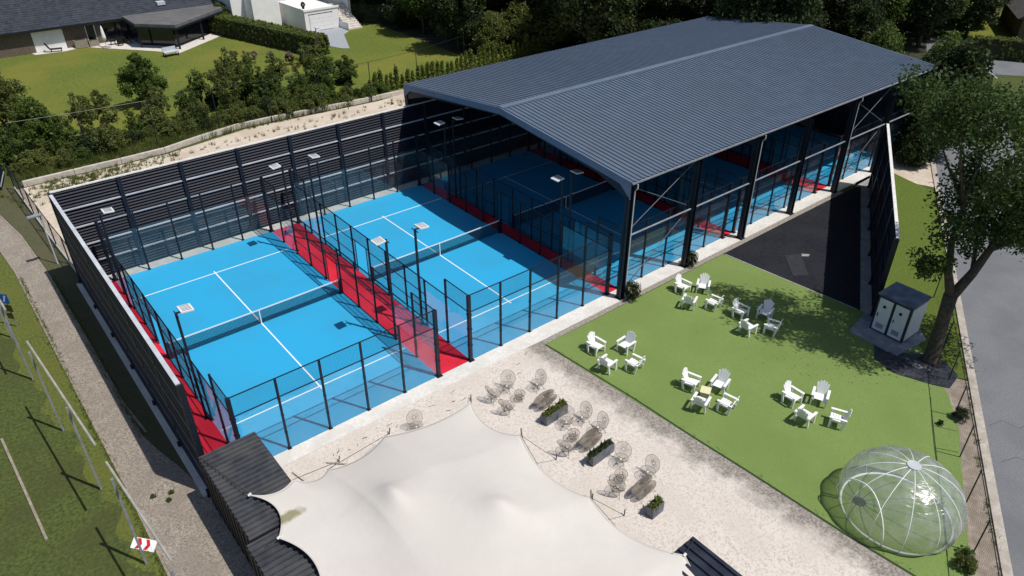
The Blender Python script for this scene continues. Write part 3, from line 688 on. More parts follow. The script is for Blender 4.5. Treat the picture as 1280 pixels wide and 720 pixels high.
# ------------------------------------------------------------------ wire lounge furniture
def disc_wires(a, b, dish, nr, nc, wr, mtx):
    mb = MB()
    def P(u, th): return mtx @ Vector((a*u*math.cos(th), b*u*math.sin(th), dish*u*u))
    mb.path([P(1, 2*PI*k/28) for k in range(28)], wr*3.2, 5, True)
    for c in range(1, nc): mb.path([P(c/nc, 2*PI*k/20) for k in range(20)], wr, 3, True)
    for r in range(nr):
        th = 2*PI*r/nr; mb.path([P(.14, th), P(.6, th), P(1, th)], wr, 3)
    return mb
def wire_chair():
    t = thing('wire_chair', '', 'chair')
    disc_wires(.36, .36, .10, 44, 9, .0032, Matrix.Translation((.06, 0, .36)) @ Matrix.Rotation(-.12, 4, 'Y')).build('seat', M_wire, t)
    disc_wires(.44, .42, .11, 48, 10, .0032, Matrix.Translation((-.32, 0, .70)) @ Matrix.Rotation(1.22, 4, 'Y')).build('backrest', M_wire, t)
    MB().tube((.06, 0, .355), (.06, 0, .372), .055, n=10).build('seat_hub', M_lamp, t)
    for sx in (-1, 1):
        for sy in (-1, 1): MB().tube((.04+sx*.12, sy*.12, .38), (.02+sx*.30, sy*.28, 0), .011, n=5).build('leg', M_wire, t)
    return t
def wire_sofa():
    t = thing('wire_sofa', '', 'sofa')
    disc_wires(.27, .80, .10, 90, 12, .0050, Matrix.Translation((.06, 0, .34))).build('seat', M_wire, t)
    disc_wires(.24, .84, .12, 100, 12, .0056, Matrix.Translation((-.30, 0, .50)) @ Matrix.Rotation(.8, 4, 'Y')).build('backrest', M_wire, t)
    for sx in (-1, 1):
        for sy in (-1, 1): MB().tube((.02+sx*.14, sy*.4, .37), (.02+sx*.28, sy*.6, 0), .012, n=5).build('leg', M_wire, t)
    return t
def wire_table():
    t = thing('wire_table', '', 'table')
    disc_wires(.27, .27, -.015, 24, 6, .0042, Matrix.Translation((0, 0, .42))).build('tabletop', M_wire, t)
    disc_wires(.20, .20, .02, 20, 4, .0042, Matrix.Translation((-.03, -.05, .18))).build('shelf', M_wire, t)
    for k in range(3): th = 2*PI*k/3+.4; MB().tube((.15*math.cos(th), .15*math.sin(th), .42), (.28*math.cos(th), .28*math.sin(th), 0), .010, n=5).build('leg', M_wire, t)
    return t
wc, ws, wt = None, None, None
GRP = ['lounge group nearest the courts', 'middle lounge group', 'lounge group nearest the blue roofed container']
CH = [(0, 11.95, -3.05, -2.5, 'upright beside the concrete kerb'), (0, 11.0, -3.2, .1, 'with its back to the tent rope'), (0, 10.95, -4.3, .4, 'beside the tent corner pole'), (0, 13.2, -3.9, PI, 'standing apart toward the turf'), (0, 12.45, -6.75, -2.3, 'in front of the grassy planter'),
      (1, 13.25, -7.0, PI, 'nearest the grassy planter'), (1, 13.35, -7.95, PI-.15, 'toward the turf side'), (1, 11.3, -8.0, .35, 'nearest the tent ropes'),
      (2, 12.7, -9.95, -2.65, 'beside the long double planter'), (2, 13.05, -11.2, PI, 'toward the turf side'), (2, 11.35, -11.0, .35, 'nearest the tent ropes')]
for g, x, y, a, txt in CH:
    o = wire_chair() if wc is None else copy_tree(wc); wc = wc or o
    o.location = (x, y, .006); o.rotation_euler = (0, 0, a); o.scale = (.88, .88, .9)
    tag(o, 'round brown wire chair %s, %s' % (txt, GRP[g]), 'chair', 'wire lounge chairs on the gravel')
o = copy_tree(wc); o.location = (6.95, -2.65, .006); o.rotation_euler = (0, 0, -1.9); tag(o, 'lone round wire chair between tent and court kerb', 'chair', 'wire lounge chairs on the gravel')
for g, x, y, a in ((0, 12.7, -5.1, -1.5), (1, 12.5, -8.35, -1.45), (2, 12.2, -11.75, -1.5)):
    o = wire_sofa() if ws is None else copy_tree(ws); ws = ws or o
    o.location = (x, y, .006); o.rotation_euler = (0, 0, a); o.scale = (.82, .78, .8); tag(o, 'oval brown wire sofa in the ' + GRP[g], 'sofa', 'wire sofas on the gravel')
for g, x, y in ((0, 12.0, -3.95), (1, 12.15, -7.55), (2, 12.0, -10.6)):
    o = wire_table() if wt is None else copy_tree(wt); wt = wt or o
    o.location = (x, y, .006); tag(o, 'small round wire table in the ' + GRP[g], 'table', 'wire tables on the gravel')

# ------------------------------------------------------------------ leaves
def leaf_mesh(name, centres, radii, per, size, seed, m, flat=.5, squash=1.0, elong=1.5):
    """Many leaf-sized quads gathered in clumps."""
    r = np.random.RandomState(seed); cs = np.asarray(centres, float); n = len(cs)*per
    cen = np.repeat(cs, per, 0); rad = np.repeat(np.asarray(radii, float), per)
    d = r.normal(size=(n, 3)); d /= np.linalg.norm(d, axis=1)[:, None]
    d[:, 2] *= squash
    p = cen+d*(rad*r.uniform(.25, 1, n)**.6*np.where(r.uniform(size=n) < .16, r.uniform(1.1, 1.75, n), 1))[:, None]
    nrm = r.normal(size=(n, 3))+np.array(flat if isinstance(flat, tuple) else (0, 0, flat)); nrm /= np.linalg.norm(nrm, axis=1)[:, None]
    a = np.cross(nrm, r.normal(size=(n, 3))); a /= np.linalg.norm(a, axis=1)[:, None]; b = np.cross(nrm, a)
    s = size*r.uniform(.6, 1.35, n)[:, None]
    v = np.stack([p-a*s*elong*.5, p+b*s*.45, p+a*s*elong*.5, p-b*s*.45], 1).reshape(-1, 3)
    me = bpy.data.meshes.new(name); me.vertices.add(4*n); me.loops.add(4*n); me.polygons.add(n)
    me.vertices.foreach_set('co', v.ravel()); me.loops.foreach_set('vertex_index', np.arange(4*n))
    me.polygons.foreach_set('loop_start', np.arange(0, 4*n, 4)); me.polygons.foreach_set('loop_total', np.full(n, 4))
    me.materials.append(m); me.update(calc_edges=True); return me
def crown_pts(seed, n, rx, ry, z0, z1, shape=1.0, hollow=.45, cr=(.16, .30)):
    r = np.random.RandomState(seed); out = []; rad = []
    while len(out) < n:
        d = r.normal(size=3); d /= np.linalg.norm(d); q = r.uniform(hollow, 1)**.7
        z = (d[2]*q+1)/2; wz = (1-.55*shape*max(0, z-.35))*(1 if z > .18 else .75)
        out.append((d[0]*q*rx*wz, d[1]*q*ry*wz, z0+(z1-z0)*z)); rad.append(r.uniform(*cr)*(rx+ry)/2)
    return out, rad
def limbs(mb, base, top, r0, n, seed, spread, hfrac=.4):
    r = random.Random(seed); base = Vector(base); top = Vector(top)
    mid = base.lerp(top, .5)+Vector((r.uniform(-.12, .12), r.uniform(-.12, .12), 0))*(top-base).length*.2
    mb.path([base, base.lerp(mid, .5), mid, top], [r0, r0*.8, r0*.6, r0*.2], 7)
    for k in range(n):
        u = hfrac+(1-hfrac)*.85*k/max(1, n-1); p = base.lerp(top, u); th = 2.4*k+r.uniform(-.4, .4); L_ = spread*(1-.5*(u-hfrac))*r.uniform(.7, 1)
        q = p+Vector((math.cos(th)*L_, math.sin(th)*L_, L_*.55)); m_ = p.lerp(q, .5)+Vector((0, 0, -.08*L_))
        mb.path([p, m_, q], [r0*.42*(1-.5*u), r0*.25, r0*.08], 5)
    return mb
TREES = {}
def tree_proto(key, seed, h, rx, z0, nclump, per, leaf, lm, r0, shape=1.0, flat=.4, hollow=.45, cr=(.16, .30)):
    t = bpy.data.objects.new('tree_proto', None)
    tr = limbs(MB(), (0, 0, -.05), (0, 0, h*.82), r0, 7, seed, rx*.75, z0/h+.05).mesh('trunk', M_bark, True)
    c, rd = crown_pts(seed, nclump, rx, rx, z0, h, shape, hollow, cr)
    TREES[key] = (tr, leaf_mesh('crown', c, rd, per, leaf, seed, lm, flat))
tree_proto('oak', 1, 13, 4.2, 2.0, 120, 110, .25, LEAF_B, .30, .8)
tree_proto('ash', 2, 11, 3.4, 1.4, 110, 110, .22, LEAF_C, .24, .9)
tree_proto('lime', 3, 9, 3.2, .7, 110, 110, .22, LEAF_B, .22, .7)
tree_proto('birch', 4, 6.2, 2.7, .4, 150, 70, .14, LEAF_A, .13, 1.1, .4, .2, (.09, .2))
tree_proto('garden', 5, 4.4, 1.9, .2, 130, 80, .12, LEAF_C, .10, .9, .4, .2, (.10, .2))
tree_proto('garden2', 6, 4.7, 1.7, .2, 85, 60, .12, LEAF_A, .09, 1.35, .4, .1, (.08, .2))
tree_proto('feather', 16, 4.2, 1.8, .1, 75, 60, .12, LEAF_C, .08, 1.3, .4, .1, (.08, .2))
tree_proto('understorey', 8, 5.2, 2.7, .0, 100, 110, .19, LEAF_A, .12, .8)
tree_proto('darkbush', 9, 4.0, 2.6, .0, 90, 100, .20, LEAF_B, .12, .6)
def tree(name, key, x, y, s, rz, label, group=None, sz=1.0, cat='tree'):
    t = thing(name, label, cat, (x, y, -.02), rz, group); t.scale = (s, s, s*sz)
    link('trunk', TREES[key][0], t); link('crown', TREES[key][1], t)
    return t
# woodland behind the hall
wl = {'oak': ('oak_tree', 'tall dark broadleaf tree in the wood behind the hall'), 'ash': ('ash_tree', 'mid green tree in the wood behind the hall'),
      'lime': ('lime_tree', 'low dense dark tree in the wood behind the hall'), 'understorey': ('understorey_tree', 'sunlit olive young tree at the wood edge behind the roof'),
      'darkbush': ('woodland_shrub', 'dark spreading shrub in the wood behind the hall')}
def inwood(x, y):
    return (y > 49-1.0*(x-46) or x > 60) and y > 12+.55*(60-x if x < 60 else 0)+.0 and y > (.42*(x-60)+14 if x < 66 else .10*(x-66)+16.5) and x > 47.5 and y < 86-.28*(x-50) and (x-47)*.4+84 > y
r2 = random.Random(21); pts = []
for _ in range(4000):
    x = r2.uniform(47, 132); y = r2.uniform(16, 90)
    if x < 57 and y < 50: continue
    if not inwood(x, y): continue
    if x < 60 and y < 24: continue
    if any((x-a)**2+(y-b)**2 < (4.3 if x+y < 125 else 5.4)**2 for a, b in pts): continue
    pts.append((x, y))
    if len(pts) >= 125: break
for (x, y) in pts:
    key = r2.choice(['oak', 'oak', 'lime', 'ash', 'darkbush'])
    n_, l_ = wl[key]; tree(n_, key, x, y, r2.uniform(.85, 1.25), r2.uniform(0, 6.28), l_, 'trees of the wood behind the hall', cat='tree' if key != 'darkbush' else 'shrub')
for (x, y, s) in ((50.5, 47.8, .9), (54.5, 47.5, 1.05), (58.5, 45.3, 1.15), (62.5, 43.6, 1.2), (66, 40, 1.0), (71, 37, 1.0), (77, 31.5, .9), (82, 27, .9)):
    tree('understorey_tree', 'understorey', x, y, s, r2.uniform(0, 6), wl['understorey'][1], 'young trees along the wood edge')
for q_, (x, y) in enumerate(((93, 15.5), (98, 16.5), (102.5, 13.8), (105, 18.5), (109.5, 15.5), (113, 20), (118, 17.5), (122, 22.5), (127, 20.5), (132, 25), (88, 19), (95, 21), (101, 23.5), (110, 25), (119, 27.5), (128, 31))):
    key = ('oak', 'ash', 'lime')[q_ % 3]; tree(wl[key][0], key, x, y, r2.uniform(.9, 1.15), r2.uniform(0, 6), wl[key][1].replace('behind the hall', 'beyond the road junction'), 'trees beyond the road junction')
# trees round the far hall corner
tree('corner_tree', 'lime', 58.6, -1.6, 1.02, .3, 'dark dense tree crowding the far corner of the hall roof', 'trees at the far hall corner')
tree('corner_tree', 'ash', 63.5, 1.2, .78, 1.9, 'mid green tree behind the far end of the hall', 'trees at the far hall corner')
tree('corner_tree', 'ash', 66.5, 8.0, .7, 2.9, 'mid green tree between the far hall end and junction', 'trees at the far hall corner')
tree('corner_tree', 'lime', 76, 14.5, .85, 3.9, 'dark tree beside the junction at the wood edge')
tree('corner_bush', 'darkbush', 55.8, -1.9, .75, 2.0, 'dark bush between screen wall and hall end', cat='shrub')
# trees and shrubs of the gardens
GT = [('garden_tree', 'garden', 11.6, 52.5, 1.15, 'dense round green tree on the left garden lawn', 1.0),
      ('garden_tree', 'garden2', 4.6, 45.5, .95, 'loose olive tree at the sandy strip behind the path corner', 1.0),
      ('garden_tree', 'birch', -.5, 51.5, 1.05, 'large olive tree at the garden corner left', 1.0),
      ('garden_tree', 'birch', -3.8, 57, 1.25, 'largest olive tree at the far left garden corner', 1.0),
      ('garden_tree', 'garden', 1.2, 46.2, 1.15, 'bushy olive tree behind the path fence end', .9),
      ('garden_tree', 'birch', -3.5, 46.5, .85, 'leafy tree beside the dark end panel of the path fence', 1.0),
      ('garden_tree', 'feather', 15.6, 48.5, .95, 'slim loose tree beside the round lawn tree', 1.0),
      ('garden_tree', 'garden2', 18.8, 48.0, 1.15, 'taller slim tree at the middle of the lawn edge', 1.0),
      ('garden_tree', 'garden2', 26.6, 48.0, .95, 'olive tree at the end of the clipped hedge', 1.05),
      ('garden_tree', 'feather', 28.8, 48.2, .8, 'bushy tree below the grey driveway', .95),
      ('garden_tree', 'feather', 21.6, 46.2, .8, 'slim olive tree before the pink flowering shrub', 1.0),
      ('garden_tree', 'feather', 13.6, 46.4, .8, 'low bushy tree under the round lawn tree', .9),
      ('garden_tree', 'feather', 8.2, 44.2, .7, 'short loose tree between sand and lawn', .9),
      ('garden_tree', 'feather', 24.2, 45.0, .75, 'short olive tree behind the sandy strip', .9),
      ('garden_tree', 'birch', -7.5, 52.5, 1.0, 'olive tree at the lawn edge above the path bend', 1.0),
      ('garden_tree', 'garden', 29.3, 79.5, .85, 'round green bush tree at the bungalow end of the hedge', .9),
      ('garden_tree', 'feather', 2.6, 44.3, .85, 'feathery green sapling behind the low edging wall', 1.0),
      ('garden_tree', 'garden2', 6.6, 47.2, .85, 'olive sapling between round lawn tree and path corner', 1.0),
      ('garden_tree', 'garden', -1.8, 44.2, .8, 'bushy green tree above the path fence', 1.0),
      ('garden_tree', 'garden2', 17.2, 46.2, 1.0, 'leaning olive sapling at mid hedge', 1.05),
      ('garden_tree', 'feather', 19.9, 46.0, 1.05, 'full green sapling before the lawn slope', 1.0),
      ('garden_tree', 'garden2', 23.0, 47.6, .9, 'wispy sapling beside the pink flowering shrub', 1.0),
      ('garden_tree', 'feather', 27.4, 45.6, .95, 'feathery sapling under the hedge end', 1.0),
      ('garden_tree', 'garden', 30.4, 46.8, .75, 'round bush at the first young conifer', .9),
      ('garden_tree', 'garden2', 11.0, 46.2, .8, 'thin sapling in front of the round lawn tree', 1.0),
      ('garden_tree', 'birch', -5.8, 47.8, .9, 'wide olive tree over the path bend', .9),
      ('young_tree', 'garden2', 23.2, 55.5, .62, 'small staked young tree alone on the lawn', 1.0)]
for n_, key, x, y, s, lab, sz in GT: tree(n_, key, x, y, s, r2.uniform(0, 6), lab, 'garden trees', sz)
pk_c, pk_r = crown_pts(31, 26, .9, .9, .3, 2.0); TREES['pink'] = (limbs(MB(), (0, 0, 0), (0, 0, 1.5), .04, 5, 3, .5).mesh('trunk', M_bark), leaf_mesh('crown', pk_c, pk_r, 50, .15, 31, LEAF_P))
tree('flowering_shrub', 'pink', 22.8, 49.6, 1.0, 0, 'faded pink flowering shrub at the lawn edge', cat='shrub')
for q in range(5): tree('flowering_shrub', 'pink', 26.6+1.1*q, 62.4-2.6*q+r2.uniform(-.5, .5), .5+.12*(q % 3), q, 'small faded pink shrub in the bed under the clipped hedge', 'pink shrubs under the hedge', cat='shrub')
bs_c, bs_r = crown_pts(33, 34, 1.1, 1.1, -.1, 1.5, .5, .2); 
SH = [(leaf_mesh('crown', *crown_pts(33+q, 40, 1.15, 1.15, -.1, 1.7, .9, .2), 90, .10, 33+q, lm_)) for q, lm_ in enumerate((LEAF_A, LEAF_C, LEAF_B))]
stems = limbs(MB(), (0, 0, -.02), (0, 0, 1.1), .035, 6, 5, .7, .1).mesh('trunk', M_bark)
nshrub = 0
x = -2.4
while x < 31.5:
    y = 41.8+r2.uniform(-.7, 3.0)+(1.0 if 6 < x < 16 else .0)-(1.0 if x > 22 else 0)
    s = r2.uniform(.45, 1.2)
    t = thing('hedge_shrub', 'leafy shrub in the wild hedge along the sandy strip', 'shrub', (x, y, 0), r2.uniform(0, 6), 'wild hedge shrubs'); t.scale = (s, s, s*r2.uniform(.7, 1.15))
    link('stem', stems, t); link('crown', SH[r2.choice([0, 0, 1, 2])], t); x += r2.uniform(.5, .85); nshrub += 1
for q in range(44):
    x = r2.uniform(11, 31); y = r2.uniform(43.6, 48.8) if x > 14 else 44.5
    s = r2.uniform(.4, .9); t = thing('hedge_shrub', 'leafy shrub in the second row behind the wild hedge', 'shrub', (x, y, 0), r2.uniform(0, 6), 'wild hedge shrubs'); t.scale = (s, s, s)
    link('stem', stems, t); link('crown', SH[r2.choice([0, 1, 2, 2])], t)
# thuja row behind the hall
th_c = [(0.22*(1-z/1.9)*math.cos(2.4*k), .22*(1-z/1.9)*math.sin(2.4*k), z) for k, z in enumerate(np.linspace(.1, 1.75, 16))]
ME_thuja = leaf_mesh('crown', th_c, [.3-.011*k for k in range(16)], 26, .11, 44, LEAF_D, 0, 1.3, 2.2)
ME_tstem = MB().tube((0, 0, -.02), (0, 0, 1.4), .03, .01).mesh('stem', M_bark)
q = 0; x = 30.2
while x < 62:
    y = 41.5+.09*(x-30)+r2.uniform(-.12, .12)
    s = r2.uniform(.8, 1.25); t = thing('thuja', 'small upright conifer in the row behind the hall roof', 'conifer', (x, y, 0), r2.uniform(0, 6), 'row of young conifers'); t.scale = (s, s, s*r2.uniform(.85, 1.2))
    link('stem', ME_tstem, t); link('crown', ME_thuja, t); x += .68
# clipped hedges
def hedge(label, p, q, wdt, h, lm, seed, n):
    p = Vector(p); q = Vector(q); d = q-p; L_ = d.length; t = thing('clipped_hedge', label, 'hedge', (p.x, p.y, 0), math.atan2(d.y, d.x))
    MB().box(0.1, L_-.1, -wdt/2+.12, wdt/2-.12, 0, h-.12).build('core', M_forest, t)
    r = np.random.RandomState(seed); top = []; left = []; right = []; ends = []
    for k in range(n):
        f_ = r.uniform(); x = r.uniform(0, L_)
        if f_ < .45: top.append((x, r.uniform(-wdt/2, wdt/2), h-.06))
        elif f_ < .68: left.append((x, wdt/2, r.uniform(.05, h)))
        elif f_ < .92: right.append((x, -wdt/2, r.uniform(.05, h)))
        else: ends.append(((0 if r.uniform() < .5 else L_), r.uniform(-wdt/2, wdt/2), r.uniform(.05, h)))
    for cs_, bias in ((top, (0, 0, 2.2)), (left, (0, 2, .2)), (right, (0, -2, .2)), (ends, (1.5, 0, .2))):
        link('foliage', leaf_mesh('foliage', cs_, [.15]*len(cs_), 22, .12, seed, lm, bias), t)
hedge('long clipped hedge between the two gardens', (27.8, 80), (33.6, 58.6), 2.2, 2.3, LEAF_D, 50, 1100)
hedge('dark clipped hedge beside the white stairs', (45.5, 72.5), (51.0, 66.8), 1.8, 2.6, LEAF_B, 51, 450)
hedge('clipped roadside hedge beyond the junction', (93.8, 9.5), (101, -4), 1.8, 2.3, LEAF_D, 52, 700)
sheet('neighbour_lawn', [(95, 10), (96, -8), (140, -10), (140, 18), (104, 16)], -.001, M_lawn, 'lawn behind the roadside hedge', .005)

# big tree by the toilet cabin
bt = thing('roadside_tree', 'large broadleaf tree with forked trunk beside the toilet cabin', 'tree', (30.35, -15.1, 0))
mb = MB()
mb.path([(0, 0, -.05), (.02, .0, .25), (.0, .05, 1.2), (-.02, .12, 2.6), (.0, .2, 4.0)], [.62, .42, .34, .31, .33], 10)
def limb(pts, r): mb.path(pts, r, 7)
limb([(0, .2, 3.9), (-.35, .55, 5.2), (-.45, .85, 6.8), (-.1, 1.0, 8.6), (.2, 1.1, 11)], [.24, .19, .15, .1, .04])
limb([(0, .15, 3.9), (.7, -.15, 5.1), (1.5, -.3, 6.3), (2.4, -.2, 8.0), (2.9, .1, 10.5)], [.27, .22, .17, .1, .03])
limb([(1.5, -.3, 6.2), (2.2, -1.4, 7.2), (2.6, -2.6, 8.6)], [.13, .09, .03]); limb([(-.1, 1.0, 8.6), (-.6, 1.6, 10.6), (-1.0, 1.9, 12.4)], [.09, .06, .02])
limb([(.7, -.15, 5.1), (2.2, .6, 6.1), (3.6, 1.2, 7.2)], [.12, .08, .03]); limb([(-.1, 1.0, 8.6), (.6, 2.4, 9.8), (1.0, 3.4, 11)], [.08, .06, .02])
limb([(-.35, .55, 5.2), (-.9, 1.0, 5.7), (-1.3, 1.3, 5.9)], [.06, .04, .02]); limb([(2.4, -.2, 8), (3.9, -.9, 9), (4.6, -1.3, 10)], [.08, .06, .02])
mb.build('trunk', M_bark, bt, True)
r3 = np.random.RandomState(77); cs = []; rs = []
def blob(c, rx, ry, rz, n, rr=(.55, 1.05)):
    for _ in range(n):
        d = r3.normal(size=3); d /= np.linalg.norm(d); q = r3.uniform(.35, 1)**.6
        cs.append((c[0]+d[0]*rx*q, c[1]+d[1]*ry*q, c[2]+d[2]*rz*q)); rs.append(r3.uniform(*rr))
blob((1.9, .2, 10.6), 3.3, 3.0, 2.6, 62); blob((.4, 1.6, 12.7), 2.3, 3.1, 1.1, 46); blob((.4, 4.7, 13.0), .9, .9, .5, 8, (.5, .8)); blob((-.5, 1.0, 7.3), .8, .8, .8, 7, (.45, .8)); blob((3.2, -.6, 8.4), 3.0, 2.8, 2.0, 42); blob((-.2, .9, 8.7), 1.4, 1.5, 1.3, 15)
blob((.5, 3.0, 12.3), 1.4, 1.3, 1.1, 13); blob((2.6, -2.8, 8.6), 2.4, 2.0, 1.8, 30); blob((-1.15, 1.15, 5.75), .75, .75, .6, 9, (.35, .6)); blob((2.6, .2, 6.4), 1.9, 1.5, .9, 14, (.4, .8)); blob((3.8, -1.6, 7.0), 2.0, 1.8, .8, 18, (.5, .9)); blob((2.0, -1.0, 7.4), 1.4, 1.2, .8, 9, (.5, .8)); blob((.4, -2.2, 9.2), 2.2, 1.8, 1.6, 22)
link('crown', leaf_mesh('crown', cs, rs, 130, .12, 78, LEAF_E, .5), bt)

# ------------------------------------------------------------------ toilet cabin, slab, tarp
sheet('cabin_slab', [(29.55, -11.05), (31.9, -10.7), (33.2, -13.0), (32.0, -14.1), (29.3, -13.8)], .07, M_slab, 'wet grey concrete slab under the toilet cabin', .1)
cb = thing('toilet_cabin', 'dark framed twin toilet cabin with two pale doors', 'toilet cabin', (31.5, -12.55, .07), -.03)
MB().box(-.86, .86, -.92, .92, 0, 2.2).build('body', M_cabin, cb)
MB().box(-.92, .92, -.98, .98, 2.2, 2.29).build('roof', M_cabroof, cb)
for y in (-.44, .44):
    d = MB().box(-.90, -.862, y-.36, y+.36, .10, 2.05).build('door', M_door, cb)
    mb = MB(); mb.tube((-.93, y+.02, 1.62), (-.90, y+.02, 1.62), .085, n=16); mb.build('round_window', M_black, d)
    MB().box(-.915, -.901, y-.2, y+.2, .28, .56).build('vent', mat('vent_grey', (.27, .285, .31), None), d)
    MB().box(-.925, -.901, y+.24, y+.29, .95, 1.15).build('handle', M_black, d)
MB().box(-.78, .78, -.945, -.922, .1, 2.08).build('side_panel', M_door, cb)
for y in (-.96, .96): pass
tp = MB(); n = 22; poly_c = [(29.35, -12.6), (29.6, -13.6), (30.6, -14.45), (30.9, -15.6), (30.2, -16.6), (28.9, -16.75), (28.3, -15.6), (27.9, -14.3), (28.3, -13.2)]
cx = sum(p[0] for p in poly_c)/len(poly_c); cy = sum(p[1] for p in poly_c)/len(poly_c)
ring = []
for k in range(len(poly_c)):
    a = Vector(poly_c[k]); b = Vector(poly_c[(k+1) % len(poly_c)])
    for u in (0, .33, .66): ring.append(a.lerp(b, u))
tp.v.append((cx, cy, .16)); R_ = random.Random(4)
NR = 5
for q in range(1, NR+1):
    for p in ring:
        u = q/NR; tp.v.append((cx+(p.x-cx)*u+R_.uniform(-.05, .05), cy+(p.y-cy)*u+R_.uniform(-.05, .05), .03+R_.uniform(0, .15)*(1-u*.8)))
m = len(ring)
for k in range(m):
    tp.f.append((0, 1+k, 1+(k+1) % m))
    for q in range(NR-1): tp.f.append((1+q*m+k, 1+(q+1)*m+k, 1+(q+1)*m+(k+1) % m, 1+q*m+(k+1) % m))
o = tp.build('tarp', M_tarp); tag(o, 'crumpled black tarp spread at the foot of the large tree', 'tarp')

# ------------------------------------------------------------------ clear dome
dm = thing('clear_dome', 'transparent inflatable dome tent with white ribs on the turf', 'dome tent', (19.35, -18.8, .017))
DR, DH, NG = 2.26, 2.6, 12
PE = 1.98
def dome(th, ph, bul=.035):
    k = 1+bul*abs(math.sin(NG/2*th))*math.sin(min(ph, PI/2)); return (DR*k*math.sin(ph)*math.cos(th), DR*k*math.sin(ph)*math.sin(th), DH*(math.cos(ph)-math.cos(PE))/(1-math.cos(PE)))
mb = MB(); NP = 16; NT = NG*6; P0, P1 = .1, PE
for j in range(NP+1):
    for i in range(NT): mb.v.append(dome(2*PI*i/NT, P0+(P1-P0)*j/NP))
mb.f = [(j*NT+i, (j+1)*NT+i, (j+1)*NT+(i+1) % NT, j*NT+(i+1) % NT) for j in range(NP) for i in range(NT)]
mb.build('film', M_film, dm, True)
for g in range(NG):
    th = 2*PI*g/NG; MB().path([dome(th, P0+(P1-P0)*j/14, 0) for j in range(15)], .015, 6).build('rib', M_white, dm, True)
MB().path([dome(2*PI*i/48, PE, 0) for i in range(48)], .05, 6, True).build('base_ring', M_white, dm, True)
MB().tube((0, 0, DH-.03), (0, 0, DH+.04), .26, n=20).build('hub', M_galv, dm)
arch = []
for k in range(15):
    u = k/14; th = 2.75+.62*math.cos(PI*u)*-1; ph = PE-1.1*math.sin(PI*u)**.75; p = dome(th, ph, 0); arch.append((p[0]*1.05, p[1]*1.05, p[2]+.03))
MB().path(arch, .025, 6).build('door_arch', M_white, dm, True)

# ------------------------------------------------------------------ planters and bushes
ME_grassy = leaf_mesh('grass', [(.0, -.12, .56), (.0, .12, .58), (0, 0, .62)], [.14, .14, .15], 60, .12, 90, LEAF_A, 0, 1.2, 3)
ME_grassy_d = leaf_mesh('grass', [(.0, -.15, .54), (.0, .12, .55), (0, .25, .62)], [.09, .09, .1], 26, .12, 91, LEAF_B, 0, 1.2, 3)
def planter(label, x, y, a, n, green):
    t = thing('planter', label, 'planter', (x, y, .006), a, 'zinc planters on the gravel')
    for k in range(n):
        o_ = (k-(n-1)/2)*.70
        b = MB().box(-.19, .19, o_-.345, o_-.31, 0, .52).box(-.19, .19, o_+.31, o_+.345, 0, .52).box(-.19, -.155, o_-.31, o_+.31, 0, .52).box(.155, .19, o_-.31, o_+.31, 0, .52).build('box', M_lead, t)
        MB().box(-.155, .155, o_-.31, o_+.31, .02, .47).build('soil', M_forest, b)
        link('plants', ME_grassy if green else ME_grassy_d, t, (0, o_, 0), scale=(.8, 1.2, 1))
planter('double zinc planter with lush green grass by the wire chairs', 12.45, -5.95, 1.62, 2, True)
planter('double zinc planter with sparse dark plants in the lounge area', 12.3, -9.1, 1.62, 2, False)
planter('single zinc planter with green plants toward the blue roofed container', 11.8, -12.65, 1.62, 1, True)
for x, y, s, txt in ((22.75, -1.25, .62, 'small dark flowering bush at the hall corner column'), (28.45, -.95, .55, 'small green bush at the second hall column')):
    t = thing('bush', txt, 'bush', (x, y, .02)); t.scale = (s*.8, s*.8, s*1.0)
    link('stem', stems, t); link('crown', SH[2], t)
for x, y, s, lab in ((27.0, -18.0, .35, 'dark little bush at the turf edge by the road fence'), (25.9, -17.6, .14, 'tiny dark weed on the turf seam'), (-.05, 1.1, .38, 'green weeds growing on the red walkway by the container')):
    t = thing('weed', lab, 'plant', (x, y, .03)); t.scale = (s, s, s); link('stem', stems, t); link('leaves', SH[1 if x < 0 else 2], t)
for k, (x, y) in enumerate(((-3.55, .95), (-3.1, .35), (-2.9, .72))):
    t = thing('weed', 'small green weed growing in the gravel footpath', 'plant', (x, y, .0), k, 'weeds in the footpath'); t.scale = (.11, .11, .1); link('stem', stems, t); link('leaves', SH[1], t)
for k, (x, y, s_) in enumerate(((18.75, -21.75, .36), (19.35, -21.5, .25))):
    t = thing('weed', 'leafy plant at the turf edge behind the clear dome', 'plant', (x, y, .02), k, 'plants behind the dome'); t.scale = (s_, s_, s_); link('stem', stems, t); link('leaves', SH[k], t)
scraps = MB(); rs2 = random.Random(9)
for k in range(15):   # edges of black ground membrane peeping out of the gravel near the kerb
    u = rs2.random(); x = 3+11.5*u; y = -1.3-rs2.random()*(1.2 if u > .5 else .8); a = rs2.uniform(-.5, 1.0); L0 = rs2.uniform(.08, .35)
    scraps.box(0, L0, -.009, .009, .0, rs2.uniform(.01, .03), Matrix.Translation((x, y, .006)) @ Matrix.Rotation(a, 4, 'Z'))
fl_ = MB(); rs3 = random.Random(12)
for k in range(420):
    x = rs3.gauss(27.6, 2.2); y = rs3.gauss(-11.5, 3.0)
    if not (17.5 < x < 31.2 and y > -1.1*(x-16)-3 and y < -2): continue
    a = rs3.uniform(0, 6.3); q = rs3.uniform(.03, .06); ca, sa = math.cos(a)*q, math.sin(a)*q
    fl_.quad((x-ca, y-sa, .021), (x+sa*.6, y-ca*.6, .03), (x+ca, y+sa, .022), (x-sa*.6, y+ca*.6, .027))
tag(fl_.build('fallen_leaves', mat('dry_leaf', (.05, .055, .015), (.16, .11, .04), 3, .8)), 'fallen leaves scattered on the turf under the tree', 'leaves', kind='stuff')
